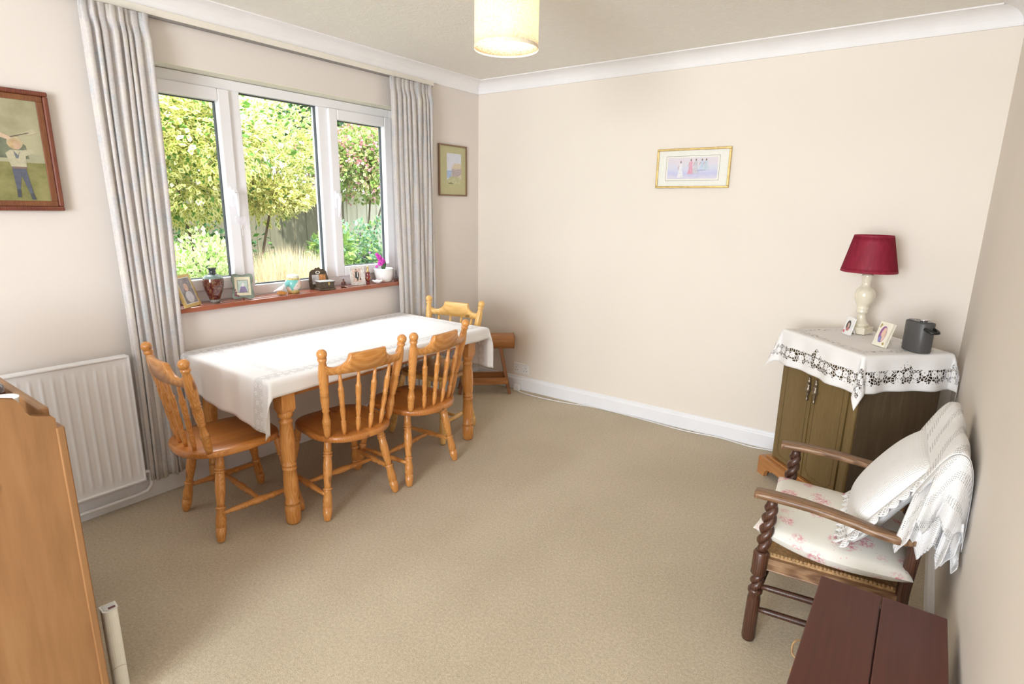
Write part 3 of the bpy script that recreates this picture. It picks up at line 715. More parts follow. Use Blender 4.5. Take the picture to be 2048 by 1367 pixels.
# table cloth: length along local y (world y); overhang larger at the two ends
hx, hy = lw/2+.004, ll/2+.004
def skw(x, y, u, v):
    # cloth lies slightly askew: more hang toward the room side at both ends
    if v < .5: y -= (.5-v)*2*(.02+.075*u)-.03*(.5-v)*2
    else: y += (v-.5)*2*(.010+.02*u)
    return x, y
fn, uvf, cw, cd = drape(hx, hy, .07, .075, .185, .245, TZ+.004, wave=.006, flare=.05, seed=4, skew=skw, cornerk=.22)
m = MB(); m.grid(fn, 80, 150, lambda u, v: (lambda q: (q[1], q[0]))(uvf(u, v)))
o = m.build('tablecloth', table_cloth_mat(cd, cw), solid=.0012); o.location = ((TX0+TX1)/2, (TY0+TY1)/2, 0)
tag(o, 'long white cotton tablecloth with openwork bands on the pine table', 'tablecloth')

# ------------------------------------------------------------------ corner stool
st = thing('wooden_stool', 'rustic wooden stool with thick rounded seat standing in the corner', 'stool', (.258, -.232, 0), math.atan2(.66, .74))
m = MB(); prof = []
for k in range(13):
    a = PI+PI*k/12; prof.append((.075*math.cos(a)*1.0, .455+.075*math.sin(a)*.95-.0))
prof = [(-.066, .472)]+[(p[0]*.98, p[1]-.025) for p in prof]+[(.066, .472)]
m.prism(prof, -.235, .235, 'x'); part(m, 'seat', STOOLW, st, bevel=.005)
for sx in (-1, 1):
    m = MB(); T = Matrix.Translation((sx*.200, 0, .002)) @ Matrix.Rotation(-sx*D(11), 4, 'Y')
    m.prism([(-.095, .0), (-.066, .0), (-.04, .085), (.04, .085), (.066, .0), (.095, .0), (.048, .385), (-.048, .385)], -.012, .012, 'x', T); part(m, 'leg', STOOLD, st, bevel=.002)
m = MB(); m.box((0, -.088, .110), (.372, .018, .052)); part(m, 'rail', STOOLW, st, bevel=.002)
m = MB(); m.box((0, .088, .110), (.372, .018, .052)); part(m, 'rail', STOOLW, st, bevel=.002)

# ------------------------------------------------------------------ socket, plug, cable
so = thing('wall_socket', 'white double wall socket low on the back wall', 'socket', (.465, 0, .177))
m = MB(); m.box((0, -.005, 0), (.146, .010, .086)); part(m, 'plate', WHITEP, so, bevel=.003)
for sx in (-1, 1):
    m = MB(); cx = sx*.045
    m.box((cx, -.0102, .008), (.004, .001, .008)); m.box((cx-.011, -.0102, -.014), (.007, .001, .004)); m.box((cx+.011, -.0102, -.014), (.007, .001, .004)); part(m, 'pin_holes', BLACKP, so)
    m = MB(); m.box((sx*.014, -.0115, .018), (.011, .004, .020)); part(m, 'switch', WHITEP, so, bevel=.001)
ad = MB(); ad.box((.455, -.045, .026), (.052, .040, .050)); o = ad.build('plug_adaptor', WHITEP, bevel=.005); tag(o, 'small white plug lying on the carpet beside the stool', 'plug')
pts = [(.48, -.062, .02), (.513, -.082, .006), (.693, -.098, .006), (.83, -.090, .006), (.973, -.071, .006), (1.151, -.030, .006), (1.401, -.030, .006), (1.646, -.045, .006), (1.80, -.058, .006), (1.918, -.055, .006), (2.092, -.034, .006), (2.291, -.058, .006), (2.404, -.040, .006), (2.55, -.035, .006)]
def smooth(pts, n=6):
    P = [Vector(p) for p in pts]; out = []
    for i in range(len(P)-1):
        p0, p1, p2, p3 = P[max(i-1, 0)], P[i], P[i+1], P[min(i+2, len(P)-1)]
        for k in range(n):
            t = k/n; out.append(.5*((2*p1)+(-p0+p2)*t+(2*p0-5*p1+4*p2-p3)*t*t+(-p0+3*p1-3*p2+p3)*t**3))
    out.append(P[-1]); return out
m = MB(); m.tube(smooth(pts), .004, 8); tag(m.build('power_cable', WHITEP), 'white cable lying along the foot of the back wall', 'cable')

# ------------------------------------------------------------------ pictures
def art_frame(name, label, T, w, h, fw, depth, fmat, layers, mount=None, liner=None):
    """picture in local xz plane facing -y; T world matrix"""
    t = thing(name, label, 'picture'); t.matrix_world = T
    m = MB()
    for (x0, x1, z0, z1, hor) in ((-w/2, w/2, h/2-fw, h/2, 1), (-w/2, w/2, -h/2, -h/2+fw, 1), (-w/2, -w/2+fw, -h/2+fw, h/2-fw, 0), (w/2-fw, w/2, -h/2+fw, h/2-fw, 0)):
        m.b2((x0, -depth, z0), (x1, 0, z1))
    part(m, 'frame', fmat, t, bevel=min(fw*.25, .005))
    if liner:
        m = MB(); l = liner[0]; iw, ih = w-2*fw, h-2*fw
        ring2 = [(-iw/2, iw/2, ih/2-l, ih/2), (-iw/2, iw/2, -ih/2, -ih/2+l), (-iw/2, -iw/2+l, -ih/2+l, ih/2-l), (iw/2-l, iw/2, -ih/2+l, ih/2-l)]
        for x0, x1, z0, z1 in ring2: m.b2((x0, -depth*.62, z0), (x1, -.004, z1))
        part(m, 'inner_moulding', liner[1], t, bevel=.002)
    if mount:
        m = MB(); m.b2((-w/2+fw*.9, -depth*.45, -h/2+fw*.9), (w/2-fw*.9, -.002, h/2-fw*.9)); part(m, 'mount', mount, t)
    m = MB(); y = -depth*.45-.0006
    for (mat_, poly) in layers:
        m.mat(mat_); n = len(m.v)
        for x, z in poly: m.v.append((x, y, z))
        m.face(range(n, n+len(poly)), sm=False); y -= .00012
    part(m, 'print', None, t)
    return t
def rect(x0, x1, z0, z1): return [(x0, z0), (x1, z0), (x1, z1), (x0, z1)]
def oval(cx, cz, rx, rz, n=20, a0=0): return [(cx+rx*math.cos(2*PI*k/n+a0), cz+rz*math.sin(2*PI*k/n+a0)) for k in range(n)]
def pm(name, c, var=.15, sc=60, rough=.5): return plain(name, c, rough, var, sc)
# back wall: gilt frame, procession of women in long pale dresses on a beach
w, h = .468, .242; L_ = []
MT = pm('cream_mount', (.80, .80, .74), .02)
L_.append((pm('ink_line', (.18, .18, .15)), rect(-.171, .169, -.075, .075)))
L_.append((pm('print_margin', (.82, .80, .74), .02), rect(-.169, .167, -.073, .073)))
def sea_mat():
    m_ = NM('watercolour_beach'); v = m_.coord('Object'); sp = m_.n('ShaderNodeSeparateXYZ'); m_.l(v, sp.inputs[0])
    f = m_.math('ADD', m_.math('MULTIPLY', sp.outputs[2], 5), m_.math('ADD', .45, m_.math('MULTIPLY', m_.noise(m_.coord('Object', (6, 6, 30)), 3, 3), .3)))
    m_.base(m_.ramp(f, [(.2, (.72, .66, .72)), (.42, (.52, .53, .74)), (.6, (.62, .64, .76)), (.85, (.70, .64, .70)), (1, (.72, .70, .74))])); m_.set(Roughness=.4); return m_.m
L_.append((sea_mat(), rect(-.161, .158, -.064, .066)))
skin = pm('painted_skin', (.55, .38, .32)); hair = pm('painted_hair', (.20, .14, .12))
def lady(cx, zt, hh, col, n):
    d_ = pm('painted_dress_'+n, col, .12, 90)
    L_.append((d_, [(cx-.020, zt-hh), (cx+.020, zt-hh), (cx+.009, zt-hh*.45), (cx+.011, zt-hh*.22), (cx+.004, zt-hh*.14), (cx-.004, zt-hh*.14), (cx-.011, zt-hh*.22), (cx-.009, zt-hh*.45)]))
    L_.append((skin, [(cx-.011, zt-hh*.22), (cx-.018, zt-hh*.5), (cx-.014, zt-hh*.5), (cx-.008, zt-hh*.28)])); L_.append((hair, oval(cx, zt-hh*.07, .0045, .007, 10)))
lady(-.075, .045, .100, (.74, .74, .78), 'cream'); lady(-.010, .056, .092, (.68, .36, .46), 'pink'); lady(.022, .056, .088, (.55, .55, .60), 'grey'); lady(.060, .054, .070, (.52, .60, .74), 'blue'); lady(.086, .054, .064, (.52, .60, .68), 'teal')
L_.append((pm('painted_shadow', (.40, .40, .62)), [(.03, -.012), (.085, -.010), (.085, -.014), (.03, -.017)]))
art_frame('framed_picture', 'wide gilt framed print of women in long dresses on the back wall', Matrix.Translation((1.745, 0, 1.720)), w, h, .013, .018, GOLD, L_, MT)
# small picture on the window wall, green mount, coastal cliffs
w, h = .315, .372; L_ = []
L_.append((pm('sky_wash', (.66, .69, .78), .05), rect(-.068, .094, -.10, .125)))
L_.append((pm('sea_wash', (.38, .50, .72), .15), rect(-.068, -.01, -.055, -.0)))
L_.append((pm('cliff_wash', (.66, .58, .46), .25, 120), [(-.02, -.05), (.094, -.05), (.094, .055), (.02, .055), (-.012, .03)]))
L_.append((pm('cliff_shade', (.46, .40, .42), .35, 120), [(-.015, -.045), (.05, -.048), (.094, -.02), (.094, .02), (.03, .008), (-.012, .015)]))
L_.append((pm('grass_wash', (.50, .50, .30), .35, 140), [(-.068, -.1), (.094, -.1), (.094, -.055), (.03, -.04), (-.03, -.045), (-.068, -.07)]))
L_.append((pm('scrub_wash', (.16, .17, .10), .5, 200), [(-.06, -.092), (-.02, -.088), (.01, -.097), (-.04, -.098)]))
art_frame('framed_picture', 'small narrow framed coastal watercolour in a green mount beside the right curtain', Matrix.Translation((0, -.312, 1.725)) @ Matrix.Rotation(PI/2, 4, 'Z'), w, h, .011, .016,
          wood('walnut_moulding', (.10, .05, .03), (.20, .11, .06), (.30, .18, .10), 'z', 3, knots=False), L_, pm('sage_mount', (.50, .48, .27), .03))
# large picture at the left edge: generic country scene with a child in a straw hat
w, h = .62, .470; L_ = []; cx0 = -.0
def paint(name, c1, c2, sc=12):
    m_ = NM(name); m_.base(m_.ramp(m_.noise(m_.coord('Object'), sc, 5, .6), [(.35, c1), (.65, c2)])); m_.set(Roughness=.35); return m_.m
X = lambda y: (y+2.799)+w/2     # world y -> local x
L_.append((paint('painted_sky', (.30, .28, .17), (.42, .40, .26), 7), rect(-w/2+.02, w/2-.02, -h/2+.02, h/2-.02)))
L_.append((paint('painted_meadow', (.17, .17, .06), (.30, .28, .12), 14), rect(-w/2+.02, w/2-.02, -h/2+.02, -.035)))
L_.append((paint('painted_far_field', (.34, .33, .22), (.42, .41, .28), 9), rect(-.02+w/2-.22, w/2-.02, -.045, -.012)))
L_.append((paint('painted_trees', (.10, .12, .08), (.20, .22, .15), 20), [(w/2-.26, -.03), (w/2-.09, -.03), (w/2-.095, .02), (w/2-.13, .055), (w/2-.17, .05), (w/2-.19, .11), (w/2-.23, .13), (w/2-.26, .2)]))
bx = X(-2.928)
L_.append((pm('painted_straw_hat', (.46, .38, .24)), oval(bx, .030, .026, .024)))
L_.append((pm('painted_fair_hair', (.50, .36, .20)), oval(bx-.002, .024, .019, .019)))
L_.append((pm('painted_face', (.52, .36, .25)), oval(bx+.006, .019, .011, .015)))
L_.append((pm('painted_blouse', (.46, .43, .30), .12, 60), [(bx-.022, -.068), (bx+.026, -.068), (bx+.028, -.02), (bx+.060, -.004), (bx+.062, .010), (bx+.020, .002), (bx-.018, .002), (bx-.035, -.012), (bx-.030, -.03)]))
L_.append((pm('painted_neck_scarf', (.16, .18, .20)), [(bx-.004, -.03), (bx+.004, -.03), (bx+.012, .0), (bx+.004, -.018), (bx-.010, .002)]))
L_.append((pm('painted_breeches', (.10, .11, .15)), [(bx-.022, -.068), (bx+.022, -.068), (bx+.034, -.165), (bx+.022, -.165), (bx+.004, -.095), (bx-.006, -.150), (bx-.018, -.150)]))
L_.append((pm('painted_sash', (.20, .14, .12)), [(bx-.023, -.062), (bx+.026, -.062), (bx+.026, -.070), (bx-.023, -.070)]))
L_.append((pm('painted_net', (.46, .42, .28)), [(bx+.045, .060), (bx+.085, .078), (bx+.080, .088), (bx+.055, .085), (bx+.02, .062)]))
L_.append((pm('painted_arm', (.56, .42, .30)), [(bx-.12, .095), (bx-.06, .075), (bx-.015, .055), (bx-.008, .046), (bx-.02, .040), (bx-.065, .055), (bx-.12, .065)]))
L_.append((pm('painted_cane', (.12, .10, .07)), [(bx-.01, .050), (bx+.05, .070), (bx+.05, .073), (bx-.012, .053)]))
L_.append((pm('painted_stockings', (.07, .075, .09)), [(bx-.018, -.150), (bx-.006, -.150), (bx-.008, -.182), (bx-.020, -.182)]))
L_.append((pm('painted_stockings_', (.07, .075, .09)), [(bx+.022, -.165), (bx+.034, -.165), (bx+.040, -.190), (bx+.026, -.190)]))
L_.append((pm('painted_butterfly', (.08, .06, .08)), [(bx+.088, .056), (bx+.096, .064), (bx+.104, .056), (bx+.096, .052)]))
art_frame('framed_picture', 'large dark wood framed painting of a child in a straw hat on the window wall', Matrix.Translation((0, -2.799-w/2, 1.653)) @ Matrix.Rotation(PI/2, 4, 'Z'), w, h, .018, .030,
          FRAMEW, L_, None, (.022, wood('golden_inner_moulding', (.08, .02, .012), (.18, .06, .025), (.32, .14, .045), 'z', 3, knots=False)))

# ------------------------------------------------------------------ pendant lamp
pd = thing('pendant_lamp', 'lit cream patterned drum pendant lamp hanging from the ceiling', 'pendant lamp', (1.610, -1.790, H))
m = MB(); m.rev((0, 0, 0), [(0, .045), (-.012, .05), (-.03, .02), (-.032, .006)][::-1], 20); part(m, 'ceiling_rose', WHITEP, pd)
m = MB(); m.tube([(0, 0, -.02), (0, 0, -.12)], .003, 8); m.rev((0, 0, 0), [(-.215, .012), (-.20, .018), (-.13, .016), (-.115, .008)], 16); part(m, 'lamp_holder', WHITEP, pd)
sm_ = NM('glowing_pattern_shade'); v = sm_.coord('UV', (8, 5, 1))
vo = sm_.n('ShaderNodeTexVoronoi', feature='DISTANCE_TO_EDGE'); vo.inputs['Scale'].default_value = 9; sm_.l(v, vo.inputs['Vector'])
colr = sm_.ramp(vo.outputs['Distance'], [(.0, (.66, .54, .38)), (.14, (.93, .85, .70))]); sm_.base(colr); sm_.set(Roughness=.8)
tl = sm_.n('ShaderNodeBsdfTranslucent'); sm_.l(colr, tl.inputs['Color']); mx = sm_.n('ShaderNodeMixShader'); mx.inputs[0].default_value = .55
sm_.l(sm_.b.outputs[0], mx.inputs[1]); sm_.l(tl.outputs[0], mx.inputs[2])
_tt = sm_.n('ShaderNodeBsdfTransparent'); _m2 = sm_.n('ShaderNodeMixShader'); _m2.inputs[0].default_value = .10
sm_.l(mx.outputs[0], _m2.inputs[1]); sm_.l(_tt.outputs[0], _m2.inputs[2]); sm_.l(_m2.outputs[0], sm_.out.inputs[0])
m = MB(); m.rev((0, 0, 0), [(-.338+.215*k/8, .121) for k in range(9)], 64, caps=False); shade = part(m, 'lamp_shade', sm_.m, pd, solid=.0015)
m = MB(); m.rev((0, 0, 0), [(-.345, .1225), (-.338, .1232), (-.332, .1225)], 64, caps=False); part(m, 'shade_trim', pm('shade_edge', (.86, .76, .58)), shade)
for k in range(22):
    a = 2*PI*k/22; m = MB(); m.lathe((.1205*math.cos(a), .1205*math.sin(a), -.326), (.1190*math.cos(a), .1190*math.sin(a), -.326), [(0, .0022), (1, .0022)], 6); part(m, 'punched_hole', bpy.data.materials.get('punched_shadow') or pm('punched_shadow', (.25, .2, .14)), shade)
m = MB(); m.ellipsoid((0, 0, -.245), (.022, .022, .034), 16, 10); bulb = part(m, 'bulb', None, pd)
bm_ = NM('bulb_glow'); em = bm_.n('ShaderNodeEmission'); em.inputs['Color'].default_value = (1, .93, .80, 1); em.inputs['Strength'].default_value = 25; bm_.l(em.outputs[0], bm_.out.inputs[0])
bulb.data.materials.append(bm_.m)
light('pendant_light', 'POINT', 4.0, (1, .90, .74), (1.610, -1.790, H-.245), shadow_soft_size=.045)

# ------------------------------------------------------------------ corner cabinet
CR = D(-45); CC = (2.822, -.432, 0); cw_, cdp, chh = .548, .43, .848
cab = thing('oak_cabinet', 'olive brown oak cabinet with two doors standing across the corner', 'cabinet', CC, CR)
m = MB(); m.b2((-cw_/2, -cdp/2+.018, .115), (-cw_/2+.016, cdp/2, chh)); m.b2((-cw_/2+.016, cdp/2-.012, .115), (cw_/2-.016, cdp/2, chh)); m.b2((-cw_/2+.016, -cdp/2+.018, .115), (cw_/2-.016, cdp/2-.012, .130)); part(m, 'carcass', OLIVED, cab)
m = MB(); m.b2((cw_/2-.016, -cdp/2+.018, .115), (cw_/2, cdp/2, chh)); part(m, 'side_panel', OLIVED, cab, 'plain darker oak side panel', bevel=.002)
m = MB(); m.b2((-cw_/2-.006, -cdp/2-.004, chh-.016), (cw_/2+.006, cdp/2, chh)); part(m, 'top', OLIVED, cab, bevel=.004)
m = MB(); m.b2((-cw_/2, -cdp/2, .115), (-cw_/2+.022, -cdp/2+.02, chh-.016)); part(m, 'face_frame', OLIVE, cab, bevel=.006)
m = MB(); m.b2((cw_/2-.05, -cdp/2, .115), (cw_/2, -cdp/2+.02, chh-.016)); part(m, 'face_frame', OLIVE, cab, bevel=.008)
groove = pm('dark_groove', (.05, .03, .01))
for sx in (-1, 1):
    x0, x1 = (-cw_/2+.024, -.016) if sx < 0 else (-.012, cw_/2-.052)
    m = MB(); m.b2((x0, -cdp/2-.004, .125), (x1, -cdp/2+.016, chh-.02)); dr = part(m, 'door', OLIVE, cab, bevel=.002)
    m = MB(); i = .026; a0, a1, z0, z1 = x0+i, x1-i, .125+i, chh-.02-i; y = -cdp/2-.0045; q = .022
    path = [(a0, z0+q), (a0, z1-q), (a0+q*.4, z1-q), (a0+q*.4, z1-q*.4), (a0+q, z1-q*.4), (a0+q, z1), (a1-q, z1), (a1-q, z1-q*.4), (a1-q*.4, z1-q*.4), (a1-q*.4, z1-q), (a1, z1-q), (a1, z0+q), (a1-q*.4, z0+q), (a1-q*.4, z0+q*.4), (a1-q, z0+q*.4), (a1-q, z0), (a0+q, z0), (a0+q, z0+q*.4), (a0+q*.4, z0+q*.4), (a0+q*.4, z0+q), (a0, z0+q)]
    for a, b in zip(path, path[1:]):
        m.b2((min(a[0], b[0])-.0008, y-.0002, min(a[1], b[1])-.0008), (max(a[0], b[0])+.0008, y+.001, max(a[1], b[1])+.0008))
    part(m, 'inlay_line', groove, dr)
    hx_ = (-.038 if sx < 0 else .014); hz = .60
    m = MB(); m.lathe((hx_, -cdp/2-.012, hz+.055), (hx_, -cdp/2-.010, hz+.015), [(0, .004), (.15, .008), (.3, .005), (.5, .011), (.8, .009), (1, .005)], 10)
    m.lathe((hx_, -cdp/2-.010, hz+.02), (hx_, -cdp/2-.012, hz-.07), [(0, .009), (.1, .013), (.2, .010), (.32, .016), (.45, .012), (.55, .006), (.62, .009), (.7, .005), (.9, .0055), (.95, .008), (1, .004)], 12)
    for k in range(5): m.ellipsoid((hx_+random.uniform(-.008, .008), -cdp/2-.010, hz-.02+.012*k), (.006, .004, .005), 8, 5)
    part(m, 'handle', BRASS, dr, 'ornate bronze drop handle')
m = MB(); m.b2((-.0155, -cdp/2-.010, .125), (-.0115, -cdp/2+.002, chh-.02)); part(m, 'door_bead', OLIVE, cab, bevel=.001)
# plinth with shaped bracket feet
def bracket(L):
    a = L/2
    pts = [(-a, 0), (-a+.055, 0), (-a+.060, .025), (-a+.075, .045), (-a+.10, .055), (-a+.115, .050), (-a+.125, .060), (a-.125, .060), (a-.115, .050), (a-.10, .055), (a-.075, .045), (a-.06, .025), (a-.055, 0), (a, 0), (a, .098), (-a, .098)]
    return pts
m = MB(); e_ = .045
m.prism(bracket(cw_+2*e_), -cdp/2-e_, -cdp/2-e_+.02, 'y')
m.prism(bracket(cdp+e_-.035), cw_/2+e_-.02, cw_/2+e_, 'x', Matrix.Translation((0, -e_/2-.012, 0))); m.prism(bracket(cdp+e_-.035), -cw_/2-e_, -cw_/2-e_+.02, 'x', Matrix.Translation((0, -e_/2-.012, 0)))
m.b2((-cw_/2-e_+.001, -cdp/2-e_+.001, .0975), (cw_/2+e_-.001, cdp/2-.05, .108)); m.b2((-cw_/2-.02, -cdp/2-.02, .108), (cw_/2+.02, cdp/2-.05, .118))
part(m, 'plinth', PLINTHW, cab, 'lighter orange oak plinth with bracket feet', bevel=.003)

fn, uvf, w1, d1 = drape(cw_/2+.010, cdp/2+.008, .18, .175, .185, .16, chh+.002, wave=.010, flare=.07, seed=11, cornerk=.24)
_Tc = Matrix.Translation((CC[0], CC[1], 0)) @ Matrix.Rotation(CR, 4, 'Z'); _Ti = _Tc.inverted()
def fn_in(u, v):
    p = _Tc @ Vector(fn(u, v)); p.x = min(p.x, RW-.006-.010*max(0, chh-p.z)); p.y = min(p.y, -.006-.010*max(0, chh-p.z)); return tuple(_Ti @ p)
m = MB(); m.grid(fn_in, 100, 90, uvf); o = m.build('lace_cloth', lace_cloth_mat(w1, d1), solid=.001)
o.matrix_world = Matrix.Translation((CC[0], CC[1], 0)) @ Matrix.Rotation(CR, 4, 'Z'); tag(o, 'white linen cloth with a cutwork lace border draped over the cabinet', 'cloth')
CT = chh+.0045
# table lamp
lp = thing('table_lamp', 'table lamp with pleated dark red shade and cream stone base', 'lamp', (2.792, -.250, CT))
m = MB(); T = Matrix.Rotation(D(-20), 4, 'Z'); m.box((0, 0, .0175), (.092, .092, .035), T); m.box((0, 0, .0375), (.074, .074, .006), T); part(m, 'foot', CREAM, lp, bevel=.003)
m = MB(); m.rev((0, 0, 0), [(.040, .036), (.046, .039), (.052, .036), (.058, .030), (.075, .022), (.092, .019), (.105, .019), (.107, .027), (.113, .029), (.119, .026), (.124, .026), (.130, .029), (.136, .027), (.140, .024), (.152, .033), (.172, .043), (.192, .047), (.212, .0465), (.228, .040), (.240, .028), (.250, .019), (.262, .018), (.275, .022), (.290, .026), (.300, .028), (.306, .024), (.31, .010)], 32); part(m, 'stem', CREAM, lp)
m = MB(); m.rev((0, 0, 0), [(.31, .008), (.36, .008), (.362, .012), (.40, .012)], 12); part(m, 'bulb_holder', BRASS, lp)
rm = NM('pleated_red_silk'); rm.base(rm.ramp(rm.noise(rm.coord('Object', (1, 1, .2)), 70, 2), [(.3, (.25, .008, .030)), (.7, (.36, .016, .050))])); rm.set(Roughness=.6)
tl = rm.n('ShaderNodeBsdfTranslucent'); tl.inputs['Color'].default_value = (.4, .02, .05, 1); mx = rm.n('ShaderNodeMixShader'); mx.inputs[0].default_value = .15
rm.l(rm.b.outputs[0], mx.inputs[1]); rm.l(tl.outputs[0], mx.inputs[2]); rm.l(mx.outputs[0], rm.out.inputs[0])
m = MB(); NP = 90
def shd(u, v):
    a = 2*PI*u; r = .126+(.086-.126)*v+.0016*(1 if int(round(u*NP*2)) % 2 else -1); return (r*math.cos(a), r*math.sin(a), .322+.178*v)
m.grid(shd, NP*2, 6); sh = part(m, 'lamp_shade', rm.m, lp, solid=.0015)
m = MB(); m.rev((0, 0, 0), [(.318, .126), (.320, .1285), (.330, .1265), (.332, .124)], 64, caps=False); part(m, 'shade_trim', rm.m, sh)
m = MB(); m.rev((0, 0, 0), [(.492, .0875), (.500, .0885), (.504, .087)], 64, caps=False); part(m, 'shade_trim', rm.m, sh)
m = MB()
for k in range(3):
    a = 2*PI*k/3; m.tube([(0, 0, .40), (.086*math.cos(a), .086*math.sin(a), .496)], .0012, 6)
m.rev((0, 0, 0), [(.395, .010), (.41, .010), (.415, .004)], 10); part(m, 'shade_carrier', BRASS, lp)
# dainty frames on the cabinet
def stand_frame(name, label, loc, rz, w, h, tilt, fmat, win_, img_layers, outline=None, deco=None, depth=.010, strut=None):
    t = thing(name, label, 'photo frame', loc, rz)
    T = Matrix.Rotation(-tilt, 4, 'X')
    m = MB(); o2 = outline or [(-w/2, 0), (w/2, 0), (w/2, h), (-w/2, h)]
    m.prism(o2, -depth/2, depth/2, 'y', T); part(m, 'frame', fmat, t, bevel=.002)
    m = MB(); y = -depth/2-.0006
    for mt, poly in img_layers:
        m.mat(mt); n = len(m.v)
        for x, z in poly: m.v.append(tuple(T @ Vector((x, y, z))))
        m.face(range(n, n+len(poly)), sm=False); y -= .00012
    part(m, 'photograph', None, t)
    m = MB(); b = T @ Vector((0, depth/2, h*.7)); m.prism([(-.012, 0), (.012, 0), (.008, 1), (-.008, 1)], 0, 1, 'y') if False else None
    e = Vector((0, b.y+h*.28, .001)); s_ = MB(); s_.tube([b, e], [.004, .004], 6); part(s_, 'stand', fmat, t)
    if deco: deco(t, T, depth)
    return t
def deco_dots(spots, c, name='flower_decoration'):
    mt = pm(name+'_paint', c)
    def f(t, T, depth):
        for x, z, r in spots:
            m = MB()
            for k in range(5):
                a = 2*PI*k/5; p = T @ Vector((x+r*math.cos(a)*.8, -depth/2-.001, z+r*math.sin(a)*.8)); m.ellipsoid(p, (r*.6, r*.35, r*.6), 8, 5)
            m.ellipsoid(T @ Vector((x, -depth/2-.002, z)), (r*.5, r*.5, r*.5), 8, 5)
            part(m, name, mt, t)
    return f
sk2 = pm('photo_skin', (.62, .42, .34)); dk = pm('photo_dark', (.08, .06, .07)); wht = pm('photo_white', (.80, .78, .76))
stand_frame('photo_frame', 'small white photo frame with an oval portrait and a pink flower, by the lamp', (2.745, -.345, CT+.002), D(-45-12), .064, .088, D(12), WHITEC,
            None, [(pm('oval_shadow', (.5, .48, .46)), oval(0, .045, .021, .029)), (dk, oval(0, .045, .019, .027)), (sk2, oval(.002, .047, .009, .013)), (pm('photo_pink', (.55, .2, .2)), oval(.002, .028, .013, .009))],
            deco=deco_dots([(-.024, .012, .006)], (.62, .16, .22)))
stand_frame('photo_frame', 'cream photo frame with a tall oval picture and gold flowers, near the speaker', (2.902, -.545, CT+.002), D(-45-5), .078, .112, D(16), plain('cream_resin', (.82, .78, .66), .3), None,
            [(pm('photo_purple', (.28, .10, .28), .3), oval(0, .056, .022, .040)), (pm('photo_peach', (.72, .50, .40)), oval(.006, .056, .014, .034)), (pm('photo_blue', (.25, .24, .50)), oval(-.006, .032, .010, .016))],
            deco=deco_dots([(-.027, .098, .005), (.026, .014, .005), (-.030, .088, .003)], (.45, .33, .14)), depth=.014)
# speaker
sp_ = thing('portable_speaker', 'dark grey oval portable speaker with a carry handle on the cabinet', 'speaker', (3.045, -.535, CT), D(-45-8))
m = MB(); N = 40; out = []
for k in range(N):
    a = 2*PI*k/N; out.append((.064*math.copysign(abs(math.cos(a))**.72, math.cos(a)), .044*math.copysign(abs(math.sin(a))**.8, math.sin(a))))
m.slab(out, 0, .138, .006); part(m, 'body', GREYP, sp_)
m = MB(); m.slab([(x*.86, y*.82) for x, y in out], .138, .1405, .001); part(m, 'control_panel', plain('speaker_top_panel', (.035, .035, .037), .25, .1, 60), sp_)
m = MB(); m.rev((.018, 0, .1405), [(0, .015), (.006, .015), (.008, .012)], 24); part(m, 'volume_dial', SILVER, sp_)
m = MB()
for k in range(3): m.rev((-.035+.009*k, -.010+.004*k, .1405), [(0, .0035), (.002, .003)], 12)
part(m, 'button', SILVER, sp_)
m = MB(); m.box((0, -.0402, .075), (.016, .001, .006)); part(m, 'badge', SILVER, sp_, bevel=.0003)
m = MB(); m.tube([(.060, -.020, .112), (.085, -.020, .106), (.098, -.014, .103), (.100, .0, .102), (.098, .014, .103), (.085, .020, .106), (.060, .020, .112)], .0075, 8); part(m, 'carry_handle', BLACKP, sp_)

# ------------------------------------------------------------------ armchair
AC = thing('armchair', 'old dark oak open armchair with barley twist arm supports and cane seat', 'armchair', (2.935, -1.545, 0), D(2))
